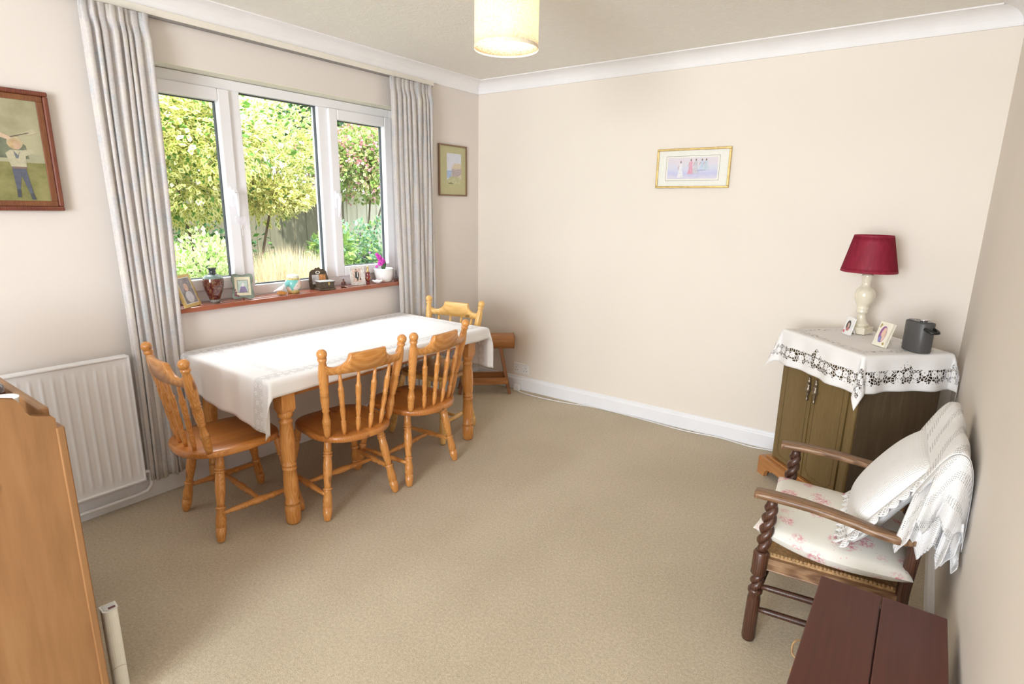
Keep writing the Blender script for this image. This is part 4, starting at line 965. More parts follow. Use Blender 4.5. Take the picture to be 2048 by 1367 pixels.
# local: front = -x ; sides = +-y
def twist(mb, p0, p1, r, turns, amp, seg=12, n=60):
    p0 = Vector(p0); p1 = Vector(p1); ax = (p1-p0).normalized(); a = Vector((1, 0, 0)); u = (a-ax*a.dot(ax)).normalized(); w = ax.cross(u)
    for ph in (0, PI):
        pts = []
        for i in range(n+1):
            t = i/n; q = 2*PI*turns*t+ph; e = min(1, t*8, (1-t)*8)
            pts.append(p0+(p1-p0)*t+(u*math.cos(q)+w*math.sin(q))*amp*e)
        mb.tube(pts, r, seg)
for sy in (-1, 1):
    y = sy*.245
    m = MB(); bx = -.225
    m.lathe((bx-.004, y, .0), (bx, y, .205), [(0, .020), (.06, .0225), (.8, .0215), (.9, .018), (.93, .024), (.98, .024), (1, .016)], 16)
    twist(m, (bx, y, .200), (bx+.002, y, .262), .0125, 1.0, .010, 10, 24)
    m.lathe((bx+.002, y, .258), (bx+.004, y, .350), [(0, .020), (.06, .025), (.2, .024), (.9, .025), (1, .020)], 16)
    twist(m, (bx+.004, y, .345), (bx+.018, y, .530), .0135, 2.2, .0105, 12, 60)
    m.lathe((bx+.016, y, .515), (bx+.020, y, .545), [(0, .014), (.3, .018), (1, .013)], 12)
    part(m, 'front_leg', OAKD, AC)
    m = MB(); m.tube([(.185, sy*.205, 0), (.180, sy*.205, .18), (.178, sy*.205, .34), (.190, sy*.205, .52), (.222, sy*.205, .785)], [.019, .019, .019, .018, .015], 10); part(m, 'rear_leg', OAKD, AC)
    # arm: flat section sweeping down and in to the back
    m = MB(); P0 = [(-.262, .245, .552, .026), (-.20, .247, .556, .026), (-.10, .250, .556, .024), (.0, .254, .548, .022), (.09, .262, .538, .022), (.15, .262, .536, .021), (.205, .228, .540, .018)]
    sp = smooth([(a, b, c) for a, b, c, _ in P0], 5); n = len(sp)
    for i, p in enumerate(sp):
        hw = P0[min(len(P0)-1, i//5)][3]; d = (sp[min(i+1, n-1)]-sp[max(i-1, 0)]).normalized(); sd = Vector((-d.y, d.x, 0)).normalized()
        if i == 0: hw *= .8
        for a, b in ((-1, -.6), (-.7, -1), (.7, -1), (1, -.6), (1, .5), (.7, 1), (-.7, 1), (-1, .5)):
            q = p+sd*hw*a+Vector((0, 0, .0125*b)); m.v.append((q.x, sy*q.y, q.z))
    for i in range(n-1):
        for k in range(8):
            f = (i*8+k, i*8+(k+1) % 8, (i+1)*8+(k+1) % 8, (i+1)*8+k); m.face(f if sy < 0 else f[::-1])
    m.face(range(8)[::-1]); m.face([(n-1)*8+k for k in range(8)]); part(m, 'arm', OAKM, AC, 'worn paler oak arm')
    for z in (.125, .215):
        m = MB(); m.lathe((-.222, y, z), (.182, sy*.205, z), [(0, .008), (.1, .0105), (.5, .0115), (.9, .0105), (1, .008)], 12); part(m, 'side_stretcher', OAKD, AC)
m = MB(); m.box((-.222, 0, .305), (.026, .45, .046)); m.box((.180, 0, .305), (.026, .38, .046))
for sy in (-1, 1): m.prism([(-.222, .245), (-.222, .221), (.182, .193), (.182, .217)] if sy > 0 else [(-.222, -.221), (-.222, -.245), (.182, -.217), (.182, -.193)], .282, .328, 'z')
part(m, 'seat_frame', OAKM, AC, bevel=.003)
m = MB(); m.prism([(-.212, -.232), (.178, -.205), (.178, .205), (-.212, .232)], .328, .336, 'z'); part(m, 'cane_seat', WICKER, AC)
for sy in (-1, 1):
    m = MB()
    for k in range(34):
        x = -.205+.380*k/33; m.ellipsoid((x, sy*(.226-.027*(x+.205)/.38), .338), (.0065, .009, .004), 6, 4)
    part(m, 'cane_edging', WICKER, AC)
m = MB(); m.lathe((-.222, -.245, .17), (-.222, .245, .17), [(0, .009), (.5, .013), (1, .009)], 12); part(m, 'front_stretcher', OAKD, AC)
m = MB(); m.tube(smooth([(.222, -.208, .775), (.232, -.10, .800), (.234, 0, .806), (.232, .10, .800), (.222, .208, .775)], 4), .015, 8); m.tube([(.212, -.205, .62), (.212, .205, .62)], .012, 8); part(m, 'back_rail', OAKD, AC)
m = MB(); m.grid(lambda u, v: (.196+.036*v, -.19+.38*u, .42+.36*v), 4, 4); part(m, 'back_panel', WICKER, AC, solid=.006)

# seat cushion: pillow with corners, lifted front corner like the photo
def pillow(fnm, label, cat, mat, T, hx, hy, th, name, pw=.42, n=36, sag=None, frill=0):
    m = MB()
    def sh(u, v, s_):
        a, b = 2*u-1, 2*v-1
        k = max(0, (1-abs(a)**3.2)*(1-abs(b)**3.2))**pw
        pinch = 1-.06*(1-a*a)*0-.05*(1-abs(a))*abs(b)**4-.05*(1-abs(b))*abs(a)**4
        p = Vector((hx*a*(1-.05*(1-abs(b)**2)*abs(a)**6), hy*b*(1-.05*(1-abs(a)**2)*abs(b)**6), s_*th*k))
        if sag: p.z += sag(a, b)
        return T @ p
    m.grid(lambda u, v: sh(u, v, 1), n, n, lambda u, v: (u*2*hx, v*2*hy)); m.grid(lambda u, v: sh(1-u, v, -1), n, n, lambda u, v: (u*2*hx, v*2*hy))
    return m, sh
T = Matrix.Translation((2.905, -1.555, .392)) @ Matrix.Rotation(D(2), 4, 'Z')
m, _ = pillow('', '', '', None, T, .225, .245, .050, 'c', sag=lambda a, b: .020*max(0, -a)**2+.010*(abs(a*b))**2-.012*(1-abs(b))*max(0, a)+ .006*math.sin(3*a+2*b))
o = m.build('seat_cushion', floral_mat()); tag(o, 'cream seat cushion with pink rose print on the armchair', 'cushion')
# back cushion in white knit, leaning on the chair back
KN = crochet_mat('white_knit', 1.3, False, (.84, .83, .83)); CRO = crochet_mat('white_crochet_lace', 1.0, True)
T = Matrix.Translation((3.036, -1.560, .608)) @ Matrix.Rotation(D(3), 4, 'Z') @ Matrix.Rotation(D(-58), 4, 'Y')
CHX, CHY = .180, .195
m, sh = pillow('', '', '', None, T, CHX, CHY, .052, 'k', sag=lambda a, b: -.012*a*a)
kc = thing('knitted_cushion', 'white knitted cushion with crochet scalloped edges leaning in the armchair', 'cushion')
part(m, 'cover', KN, kc)
m = MB(); R3 = T.to_3x3()
def frill(fn_c, fn_d, ln, waves, wid):
    def g(u, v):
        c = T @ Vector(fn_c(u)); d = (R3 @ Vector(fn_d(u))).normalized(); d = (d+Vector((-.35, -.1, -.9))*wid).normalized() if wid else d
        sc = .72+.28*abs(math.sin(u*PI*waves))
        return tuple(c+d*ln*v*sc+R3 @ Vector((0, 0, .006*math.sin(u*waves*PI*2)*v)))
    m.grid(g, waves*8, 4, lambda u, v: (u*.4, v*ln))
frill(lambda u: (CHX*.97, CHY*(2*u-1), -.012), lambda u: (1, 0, 0), .024, 11, 0)
frill(lambda u: (CHX*(2*u-1), CHY*.97, -.006), lambda u: (0, 1, 0), .022, 10, 0)
frill(lambda u: (CHX*(2*u-1), -CHY*.96, .004), lambda u: (0, -1, 0), .050, 9, .8)
frill(lambda u: (-CHX*.95, CHY*(2*u-1), .004), lambda u: (-1, 0, .3), .045, 10, .2)
part(m, 'scalloped_edging', CRO, kc, solid=.003)

# lace throw over the chair back: a sheet over the top rail and layered pointed falls at the near end
lt = thing('lace_throw', 'white crochet lace throw draped over the back of the armchair', 'throw', (0, 0, 0))
ridge = smooth([(3.085, 0, .690), (3.118, 0, .765), (3.146, 0, .822), (3.168, 0, .846), (3.192, 0, .838), (3.208, 0, .780), (3.214, 0, .660), (3.215, 0, .560)], 6)
def path_at(P, t):
    k = t*(len(P)-1); i = min(len(P)-2, int(k)); return P[i]+(P[i+1]-P[i])*(k-i)
m = MB()
def top_sheet(u, v):       # u front to back, v far to near
    p = path_at(ridge, u); y = -1.315-.475*v
    return (p.x+.010*v+.004*math.sin(v*17+u*4)*u, y+.006*math.sin(u*9), p.z-.018*v*v+.006*math.sin(v*PI*3)*(.3+u))
m.grid(top_sheet, 40, 40, lambda u, v: (u*.5, v*.47)); part(m, 'top_cloth', CRO, lt, solid=.0025)
def fall(name, s0, s1, zb, xl, xr, jag, ph, yo, yout, seed, tip=.075):
    rnd = random.Random(seed); a1, a2 = rnd.uniform(0, 6), rnd.uniform(0, 6)
    m = MB()
    def g(u, v):
        p = path_at(ridge, s0+(s1-s0)*u); x0 = p.x+.010; z0 = p.z-.018
        tri = abs(((u*jag+ph) % 1)*2-1); zt = zb+tip*tri
        xb = xl+(xr-xl)*u
        e = v**.8
        x = x0+(xb-x0)*e; z = z0+(zt-z0)*v
        fold = math.sin(u*jag*2*PI+a1)*.018*v+math.sin(u*jag*4*PI+a2)*.006*v
        y = -1.788-yo-yout*math.sin(min(1, v*1.25)*PI/2)+fold
        return (min(RW-.010-.02*max(0, .5-z)*0, x), y, z)
    m.grid(g, 48, 30, lambda u, v: (u*.3, v*.36)); part(m, name, CRO, lt, solid=.0025)
fall('lower_fall', .05, .88, .492, 3.072, 3.212, 2.6, .35, .000, .035, 3)
fall('upper_fall', .22, .95, .600, 3.112, 3.216, 1.8, .15, .012, .062, 5, .06)
fall('back_corner', .60, 1.0, .488, 3.170, 3.220, 1.4, .30, .006, .050, 8, .10)
fall('top_fold', .12, .60, .690, 3.100, 3.190, 1.5, .5, .006, .020, 11, .05)

# ------------------------------------------------------------------ small mahogany table in the foreground and wicker under it
smt = thing('side_table', 'small dark red mahogany side table in the foreground beside the armchair', 'side table', (3.062, -2.325, 0))
m = MB(); m.b2((-.141, -.30, .452), (.0035, .30, .470)); part(m, 'tabletop', MAHOG, smt, bevel=.003)
m = MB(); m.b2((.0055, -.30, .452), (.145, .30, .470)); part(m, 'tabletop', MAHOG, smt, bevel=.003)
m = MB(); m.b2((-.115, -.27, .385), (.118, .27, .452)); part(m, 'frame', MAHOG, smt, bevel=.003)
for sx in (-1, 1):
    for sy in (-1, 1):
        m = MB(); m.lathe((sx*.098, sy*.245, .40), (sx*.098, sy*.245, .001), [(0, .016), (.2, .018), (.22, .012), (.25, .018), (.5, .014), (.75, .010), (.78, .014), (.9, .012), (1, .008)], 14); part(m, 'leg', MAHOG, smt)
wb = thing('wicker_basket', 'wicker basket with curled cane loops tucked under the mahogany side table', 'basket', (3.045, -2.17, 0))
m = MB()
def bsk(u, v):
    q = 2*PI*u; z = .28*v; e = .85+.15*v; wv_ = .003*math.sin(u*60*PI+ (PI if int(v*24) % 2 else 0)); return ((.125*e+wv_)*math.copysign(abs(math.cos(q))**.7, math.cos(q)), (.165*e+wv_)*math.copysign(abs(math.sin(q))**.7, math.sin(q)), z+.002)
m.grid(bsk, 120, 24); part(m, 'basket_body', WICKER, wb, solid=.006)
for cy, cz, r in ((-.165, .235, .040), (-.155, .215, .022), (.085, .255, .034), (.02, .225, .022)):
    m = MB(); m.tube([(-.125-(r*1.0)*math.sin(PI*k/14)-.004, cy+r*math.cos(PI*k/14), cz+.01*math.sin(PI*k/7)) for k in range(15)], .0028, 6); part(m, 'cane_loop', WICKER, wb)

# ------------------------------------------------------------------ pine unit in the left foreground
pu = thing('pine_shelf_unit', 'tall waxed pine shelf unit with shaped side seen end on at the left', 'shelf unit', (1.313, -3.262, 0))
side = [(-.011, 0), (-.011, .926), (-.016, .933), (-.044, .941), (-.058, .947), (-.066, .959), (-.071, .978), (-.080, .994), (-.105, 1.001), (-.30, .998), (-.35, .96), (-.36, .93), (-.37, 0)]
m = MB(); m.prism(side, -.022, 0, 'x'); part(m, 'side_panel', BIGPINE, pu, bevel=.003)
m = MB(); m.prism(side, -.900, -.878, 'x'); part(m, 'side_panel', BIGPINE, pu, bevel=.003)
m = MB(); m.b2((-.05, -.011, .0), (.004, .007, .903)); part(m, 'face_frame', BIGPINE, pu, bevel=.003)
m = MB(); m.b2((-.90, -.011, .0), (-.85, .007, .903)); part(m, 'face_frame', BIGPINE, pu, bevel=.003)
m = MB(); m.b2((-.878, -.034, .90), (-.022, -.012, .955)); part(m, 'top_rail', BIGPINE_X, pu, bevel=.004)
for z in (.04, .32, .60, .885):
    m = MB(); m.b2((-.878, -.36, z), (-.022, -.036 if z > .8 else -.012, z+.018)); part(m, 'shelf', BIGPINE_X, pu, bevel=.002)
m = MB(); m.b2((-.878, -.368, .02), (-.022, -.358, .93)); part(m, 'back_board', BIGPINE, pu)
bw = thing('glazed_pot', 'dark glazed round pot on top of the pine shelf unit', 'pot', (1.055, -3.352, .9035))
m = MB(); m.rev((0, 0, 0), [(0, .024), (.006, .026), (.02, .038), (.045, .048), (.07, .046), (.088, .034), (.094, .028), (.09, .024)], 28); part(m, 'body', plain('dark_aubergine_glaze', (.05, .012, .02), .12, .3, 20, coat=.8), bw)
dd = MB(); dd.rev((1.238, -3.352, .9035), [(0, .022), (.004, .026), (.040, .030), (.080, .036), (.084, .0365), (.082, .034), (.040, .027)], 28); o = dd.build('white_cup', WHITEC); tag(o, 'small white cup next to the dark pot on the pine unit', 'cup')
# narrow white upright box against the unit
bk = thing('storage_box', 'narrow white upright box with a dark slot in its end beside the pine shelf unit', 'box', (1.253, -3.208, 0), D(-6))
m = MB(); bt = .038
pr = [(-.040, -bt/2), (-.012, -bt/2)]+[(-.012+.014*math.cos(a), bt/2*math.sin(a)) for a in [(-PI/2+PI*k/10) for k in range(11)]]+[(-.040, bt/2)]
m.prism(pr, 0, .298, 'z'); part(m, 'shell', plain('white_card', (.82, .82, .76), .3, .02), bk, bevel=.002)
m = MB(); m.slab([(-.037, -.015), (-.014, -.015), (-.005, -.009), (-.005, .009), (-.014, .015), (-.037, .015)], .2985, .2992, .0002); part(m, 'end_cap', pm('pale_grey_card', (.66, .68, .66), .04), bk)
m = MB(); m.b2((-.018, -.003, .2993), (-.008, .015, .2998)); part(m, 'slot', pm('dark_red_slot', (.16, .04, .05)), bk)
m = MB(); m.tube([(.0025-.010*abs(i/10-.5), -.020+.040*i/10, .098+.010*math.sin(i/10*PI)) for i in range(11)], .0008, 5); part(m, 'printed_line', pm('grey_pink_print', (.50, .38, .38)), bk)

# ------------------------------------------------------------------ things on the window sill
SZ = .9435
# gilt frame
stand_frame('photo_frame', 'gold framed photograph leaning at the left end of the sill beside the curtain', (.028, -2.322, SZ+.002), D(122), .125, .165, D(20), GOLD, None,
            [(wht, rect(-.050, .050, .014, .151)), (pm('photo_grey', (.30, .27, .27), .5, 20), rect(-.047, .047, .017, .148)), (pm('photo_grey_light', (.55, .53, .56)), oval(.0, .05, .03, .03)), (sk2, oval(0, .10, .016, .02))])
# red vase
vs = thing('enamel_vase', 'dark red enamel vase with black neck on the window sill', 'vase', (-.022, -2.185, SZ))
vm = NM('red_enamel'); v = vm.coord(); n1 = vm.noise(v, 70, 4, .7, 1.5)
vm.base(vm.ramp(n1, [(.40, (.055, .008, .010)), (.52, (.11, .02, .02)), (.60, (.22, .16, .06)), (.64, (.16, .02, .03))])); vm.set(Roughness=.12); vm.b.inputs['Coat Weight'].default_value = .6
m = MB(); m.rev((0, 0, 0), [(.016, .026), (.030, .030), (.060, .042), (.090, .050), (.112, .052), (.128, .050)], 32, caps=False); part(m, 'body', vm.m, vs)
m = MB(); m.rev((0, 0, 0), [(.128, .050), (.138, .045), (.146, .036), (.150, .024)], 32, caps=False); part(m, 'shoulder', plain('pale_green_enamel', (.16, .22, .20), .12, .4, 60, coat=.6), vs, 'grey green shoulder')
m = MB(); m.rev((0, 0, 0), [(.150, .024), (.154, .0175), (.168, .0165), (.176, .019), (.180, .023), (.183, .023), (.181, .017)], 28); part(m, 'neck', plain('black_enamel', (.02, .03, .035), .15, .2, 30, coat=.6), vs)
m = MB(); m.rev((0, 0, 0), [(0, .024), (.004, .025), (.016, .026)], 28); part(m, 'foot_ring', plain('striped_foot', (.22, .22, .20), .2, .8, 160), vs)
# silver photo frame with wavy outline
def wavy(w, h, n=64):
    o_ = []
    for k in range(n):
        t = k/n*4; s_ = int(t); f = t-s_; b = .004*math.sin(f*PI*3)
        x, z = ((-w/2+w*f, -0-b), (w/2+b, h*f), (w/2-w*f, h+b), (-w/2-b, h-h*f))[s_]; o_.append((x, z+.006))
    return o_
stand_frame('photo_frame', 'green and cream enamel photo frame with wavy edges beside the red vase', (-.005, -2.035, SZ+.002), D(62), .100, .128, D(17), plain('green_grey_enamel', (.16, .20, .16), .2, .3, 50, coat=.4), None,
            [(pm('cream_enamel', (.62, .58, .42), .08), rect(-.040, .040, .018, .122)), (dk, rect(-.027, .027, .034, .104)), (pm('photo_green', (.42, .50, .44)), rect(-.025, .025, .036, .102)), (pm('photo_purple_dress', (.20, .16, .28)), [(-.020, .036), (.022, .036), (.016, .062), (.004, .072), (-.010, .066)]), (pm('photo_pale_head', (.62, .60, .60)), oval(.001, .077, .007, .010))],
            outline=wavy(.100, .128), deco=deco_dots([(-.038, .022, .006), (-.036, .036, .005), (-.026, .016, .005), (-.040, .050, .004)], (.22, .10, .12)))
# bird ornament
bd = thing('bird_figurine', 'small white bird ornament perched on an amber stone, left of the turquoise jar', 'ornament', (.012, -1.815, SZ), D(70))
m = MB(); m.ellipsoid((0, 0, .012), (.026, .014, .012), 14, 8); m.ellipsoid((.016, 0, .010), (.014, .012, .010), 12, 7); part(m, 'base', plain('amber_stone', (.55, .25, .06), .25, .4, 80), bd)
m = MB(); m.tube([(-.034, 0, .026), (-.015, 0, .034), (.002, 0, .040), (.012, 0, .050), (.018, 0, .056), (.026, 0, .054)], [.002, .008, .011, .007, .006, .001], 10)
m.ellipsoid((-.004, .0, .034), (.016, .011, .009), 12, 8); m.prism([(-.044, .022), (-.018, .030), (-.014, .038), (-.038, .028)], -.006, .006, 'y'); part(m, 'bird', WHITEC, bd)
# ginger jar
gj = thing('ginger_jar', 'turquoise ginger jar with flowers and a cream lid on the sill', 'jar', (-.020, -1.715, SZ))
gm = NM('turquoise_famille_enamel'); v = gm.coord('Object'); vo = gm.n('ShaderNodeTexVoronoi'); vo.inputs['Scale'].default_value = 19; gm.l(v, vo.inputs['Vector'])
c1 = gm.ramp(vo.outputs['Distance'], [(.10, (.75, .30, .22)), (.22, (.80, .62, .54)), (.42, (.80, .72, .66)), (.46, (.20, .55, .52))]); nz = gm.ramp(gm.noise(v, 120, 2), [(.66, 0), (.70, 1)])
gm.base(gm.mix(gm.math('MULTIPLY', nz, .6), c1, (.05, .25, .35))); gm.set(Roughness=.2)
m = MB(); m.rev((0, 0, 0), [(.018, .037), (.026, .042), (.045, .046), (.066, .046), (.080, .040)], 32, caps=False); part(m, 'body', gm.m, gj)
m = MB(); m.rev((0, 0, 0), [(0, .031), (.003, .033), (.014, .035), (.018, .036)], 32); part(m, 'border', plain('yellow_border', (.68, .52, .20), .25, .3, 120), gj)
m = MB(); m.rev((0, 0, 0), [(.080, .038), (.083, .036), (.090, .034)], 32, caps=False); part(m, 'border', bpy.data.materials['yellow_border'], gj)
m = MB(); m.rev((0, 0, 0), [(.088, .034), (.098, .035), (.106, .031), (.110, .020), (.111, .001)], 32, caps=False); part(m, 'lid', plain('cream_green_glaze', (.74, .78, .66), .2, .1, 60), gj)
m = MB(); m.rev((0, 0, 0), [(.0175, .0364), (.0205, .0385)], 32, caps=False); part(m, 'red_band', pm('red_enamel_line', (.60, .10, .06)), gj)
# musical trinket box with mirror back
tbx = thing('trinket_box', 'carved dark wooden trinket box with upright mirror back on the sill', 'box', (-.030, -1.515, SZ), D(90-12))
CARV = plain('carved_dark_wood', (.075, .055, .035), .45, .5, 90, .4)
# local: front = -y
m = MB(); m.box((.012, -.035, .006), (.104, .082, .012)); m.box((.012, -.035, .028), (.092, .070, .034)); m.box((.012, -.035, .048), (.100, .078, .006)); part(m, 'box_body', CARV, tbx, bevel=.002)
m = MB(); m.box((.012, -.037, .0535), (.098, .076, .004)); part(m, 'tray', plain('grey_velvet', (.42, .42, .40), .8), tbx, bevel=.001)
bo = [(-.058, 0), (.058, 0), (.062, .05), (.050, .105), (.034, .118), (.016, .120), (.006, .132), (-.004, .126), (-.012, .130), (-.020, .120), (-.036, .118), (-.052, .105), (-.062, .05)]
T = Matrix.Translation((0, .020, 0)) @ Matrix.Rotation(D(-8), 4, 'X')
m = MB(); m.prism(bo, -.005, .005, 'y', T); bkp = part(m, 'mirror_back', CARV, tbx, bevel=.002)
m = MB(); T2 = T
for mt_, poly, yy in ((plain('mirror_picture', (.52, .50, .52), .1, .3, 40), rect(-.044, 0, .030, .088), -.0056), (plain('orange_picture', (.58, .26, .10), .2, .3, 50), rect(0, .044, .030, .088), -.0056), (pm('ivory_oval', (.80, .76, .62)), oval(-.004, .102, .016, .009), -.0058), (dk, oval(-.004, .102, .009, .006), -.006)):
    m.mat(mt_); n = len(m.v)
    for x, z in poly: m.v.append(tuple(T2 @ Vector((x, yy, z))))
    m.face(range(n, n+len(poly)), sm=False)
part(m, 'inlay', None, bkp)
m = MB(); m.box((.020, -.0765, .040), (.010, .003, .016)); part(m, 'clasp', GOLD, tbx, bevel=.001)
# seated figurine
fg = thing('seated_figurine', 'tiny brown seated figurine beside the trinket box', 'figurine', (.008, -1.372, SZ), D(60))
BR = plain('brown_bronze', (.13, .05, .035), .35, .3, 60)
m = MB(); m.rev((0, 0, 0), [(.0, .016), (.010, .015), (.022, .010), (.034, .010), (.042, .005)], 16); m.ellipsoid((0, 0, .048), (.0065, .0065, .0075), 12, 8)
m.tube([(.009, 0, .034), (.015, -.008, .022), (.008, -.015, .014)], .0035, 8); m.tube([(-.009, 0, .034), (-.015, -.008, .022), (-.004, -.015, .014)], .0035, 8); part(m, 'body', BR, fg)
m = MB(); m.tube([(-.016, -.010, .008), (0, -.018, .007), (.016, -.010, .006)], .0055, 8); m.tube([(.016, 0, .006), (.010, -.016, .008), (-.008, -.019, .010)], .0045, 8); part(m, 'crossed_legs', BR, fg)
m = MB(); m.box((.006, -.022, .012), (.018, .004, .003), Matrix.Rotation(.4, 4, 'Y')); part(m, 'pale_scroll', CREAM, fg)
# wedding photo
stand_frame('photo_frame', 'white patterned photo frame with a couple in dark clothes, left of the orchid', (-.010, -1.238, SZ+.002), D(78), .098, .122, D(9), plain('shell_mosaic', (.74, .72, .70), .3, .25, 120), None,
            [(pm('photo_blossom', (.70, .55, .48), .35, 90), rect(-.036, .036, .018, .106)), (wht, rect(.022, .036, .02, .1)), (pm('photo_couple', (.05, .055, .06)), [(-.020, .045), (-.008, .04), (-.008, .026), (.000, .026), (.002, .04), (.010, .06), (.008, .082), (.0, .088), (-.008, .090), (-.018, .082)]), (sk2, oval(-.010, .093, .004, .006)), (sk2, oval(-.001, .092, .004, .006)), (dk, oval(-.010, .099, .005, .003)), (wht, [(-.005, .05), (.0, .05), (.002, .085), (-.004, .085)]), (dk, [(.010, .03), (.024, .03), (.020, .036), (.018, .05), (.013, .04)])])
# perfume bottle
pb = thing('perfume_bottle', 'small amber red glass bottle with gold top between the photo frame and pot', 'bottle', (-.020, -1.148, SZ))
RG = plain('ruby_glass', (.20, .012, .012), .05, .3, 20, coat=1)
m = MB(); m.rev((0, 0, 0), [(0, .014), (.006, .012), (.012, .008), (.020, .014), (.034, .021), (.046, .021), (.056, .015), (.062, .014), (.078, .016), (.080, .010)], 24); part(m, 'glass_body', RG, pb)
m = MB(); m.rev((0, 0, 0), [(.080, .010), (.084, .009), (.086, .006), (.110, .006), (.112, .008), (.118, .003)], 16); part(m, 'stopper', GOLD, pb)
m = MB(); m.tube([(.0212*math.cos(a)*1.0, .0212*math.sin(a), .036+.012*math.sin(a*3)) for a in [-2.2+.15*i for i in range(18)]], .0012, 5); part(m, 'gilding', GOLD, pb)
# white shell dish
m = MB(); m.grid(lambda u, v: ((.006+.026*v)*math.cos(2*PI*u)*1.15, (.006+.026*v)*math.sin(2*PI*u), .002+.018*v*v+.002*math.sin(12*PI*u)*v), 48, 8)
o = m.build('shell_dish', WHITEC, solid=.002); o.location = (.022, -1.105, SZ); tag(o, 'small white shell shaped dish in front of the plant pot', 'dish')
# orchid in white pot
op = thing('potted_orchid', 'magenta orchid in a large white ceramic pot on the sill', 'potted plant', (-.030, -1.000, SZ))
m = MB(); m.rev((0, 0, 0), [(0, .050), (.004, .053), (.010, .056), (.055, .064), (.085, .0665), (.090, .0675), (.092, .066), (.090, .062), (.074, .060)], 40); part(m, 'pot', WHITEC, op)
m = MB(); m.rev((0, 0, 0), [(.070, .0605), (.076, .030), (.078, .001)], 30, caps=False); part(m, 'compost', plain('bark_compost', (.10, .06, .03), .9, .5, 90, .6), op)
GRL = plain('orchid_green', (.04, .12, .03), .35, .2, 40)
m = MB()
for a, L in ((-.2, .085), (2.4, .05)):
    pts = [(0, 0, .074), (.01*math.cos(a), .01*math.sin(a), .10), (.022*math.cos(a), .022*math.sin(a), .074+L)]
    def lf(u, v, a=a, L=L):
        t = v; x = .018*math.sin(t*1.4)*math.cos(a); y = .018*math.sin(t*1.4)*math.sin(a); w = .015*math.sin(PI*min(.98, t*.86+.1)); return (x-w*(2*u-1)*math.sin(a), y+w*(2*u-1)*math.cos(a), .074+L*t)
    m.grid(lf, 4, 10)
part(m, 'leaf', GRL, op, solid=.002)
stem = smooth([(-.012, .0, .074), (-.006, -.012, .11), (.006, -.030, .150), (.010, -.046, .178), (.010, -.060, .186)], 5)
m = MB(); m.tube(stem, .002, 6); m.tube([(-.005, -.02, .11), (0, -.05, .115), (.004, -.066, .108)], .0015, 6); part(m, 'stem', GRL, op)
PET = plain('magenta_petal', (.66, .06, .50), .5, .25, 60)
for (x, y, z, s_) in ((.014, -.030, .150, 1.0), (.016, -.050, .172, .85), (.012, -.016, .142, .9), (.014, -.038, .128, .95), (.008, -.060, .190, .6), (.008, -.066, .108, .45)):
    m = MB(); c = Vector((x, y, z)); nn = Vector((.75, -.6, .1)).normalized(); e1 = nn.cross(Vector((0, 0, 1))).normalized(); e2 = e1.cross(nn)
    for k in range(5):
        a = 2*PI*k/5+PI/2; d = e1*math.cos(a)+e2*math.sin(a); wd = .013*s_ if k in (1, 4) else .009*s_; L = .022*s_; sd = nn.cross(d)
        b = len(m.v)
        for p in (c, c+d*L*.35+sd*wd*.7+nn*.002, c+d*L*.75+sd*wd+nn*.001, c+d*L, c+d*L*.75-sd*wd+nn*.001, c+d*L*.35-sd*wd*.7+nn*.002): m.v.append(tuple(p))
        m.face(range(b, b+6))
    m.ellipsoid(c+nn*.004, (.004*s_, .004*s_, .005*s_), 8, 6); part(m, 'flower', PET, op, solid=.0008)
# little tower ornament at the curtain
et = thing('tower_ornament', 'thin dark tower ornament on the sill behind the right curtain edge', 'ornament', (.020, -.930, SZ))
m = MB(); m.box((0, 0, .006), (.020, .020, .012)); part(m, 'base', BR, et, bevel=.001)
m = MB()
for sx in (-1, 1):
    for sy in (-1, 1): m.tube([(sx*.008, sy*.008, .012), (sx*.004, sy*.004, .036), (sx*.0012, sy*.0012, .075)], .0012, 5)
m.box((0, 0, .034), (.010, .010, .002)); m.box((0, 0, .054), (.006, .006, .002)); m.tube([(0, 0, .07), (0, 0, .088)], .0008, 5); part(m, 'lattice', plain('dark_metal', (.06, .07, .06), .4, metallic=.6), et)

# ------------------------------------------------------------------ garden
gmat = NM('lawn_soil'); gmat.base(gmat.ramp(gmat.noise(gmat.coord(), 4, 5, .7), [(.4, (.10, .09, .04)), (.6, (.14, .20, .05))])); gmat.set(Roughness=.95)
m = MB(); m.b2((-26, -14, -.35), (-.27, 22, -.2)); struct(m.build('ground', gmat.m), 'garden soil and grass outside the window', 'ground')
FEN = wood('weathered_board_shade_toned', (.105, .10, .07), (.15, .145, .10), (.21, .20, .14), 'z', 1.0, rough=.8, knots=False, coat=0)  # weathered boards, tone lowered to carry the shade on the left fence
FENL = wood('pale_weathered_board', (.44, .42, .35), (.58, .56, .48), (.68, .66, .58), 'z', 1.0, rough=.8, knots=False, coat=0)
fe = thing('garden_fence', 'weathered upright board garden fence behind the shrubs', 'fence', (-5.0, 0, -.2))
for i, (a, b, zt) in enumerate(((-6.2, -3.4, 1.94), (-3.3, -.5, 1.94), (-.4, 2.42, 1.93), (2.5, 5.3, 1.83), (5.4, 8.2, 1.83))):
    m = MB(); y = a; k = 0
    while y < b-.01:
        m.box((.012*(k % 2), y+.055, zt/2), (.014, .118, zt)); y += .105; k += 1
    m.box((-.03, (a+b)/2, zt-.2), (.04, b-a, .07)); m.box((-.03, (a+b)/2, .35), (.04, b-a, .07))
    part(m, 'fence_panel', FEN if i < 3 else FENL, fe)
    m = MB(); m.box((0, b+.045, (zt+.05)/2), (.09, .09, zt+.05)); part(m, 'fence_post', FEN, fe)

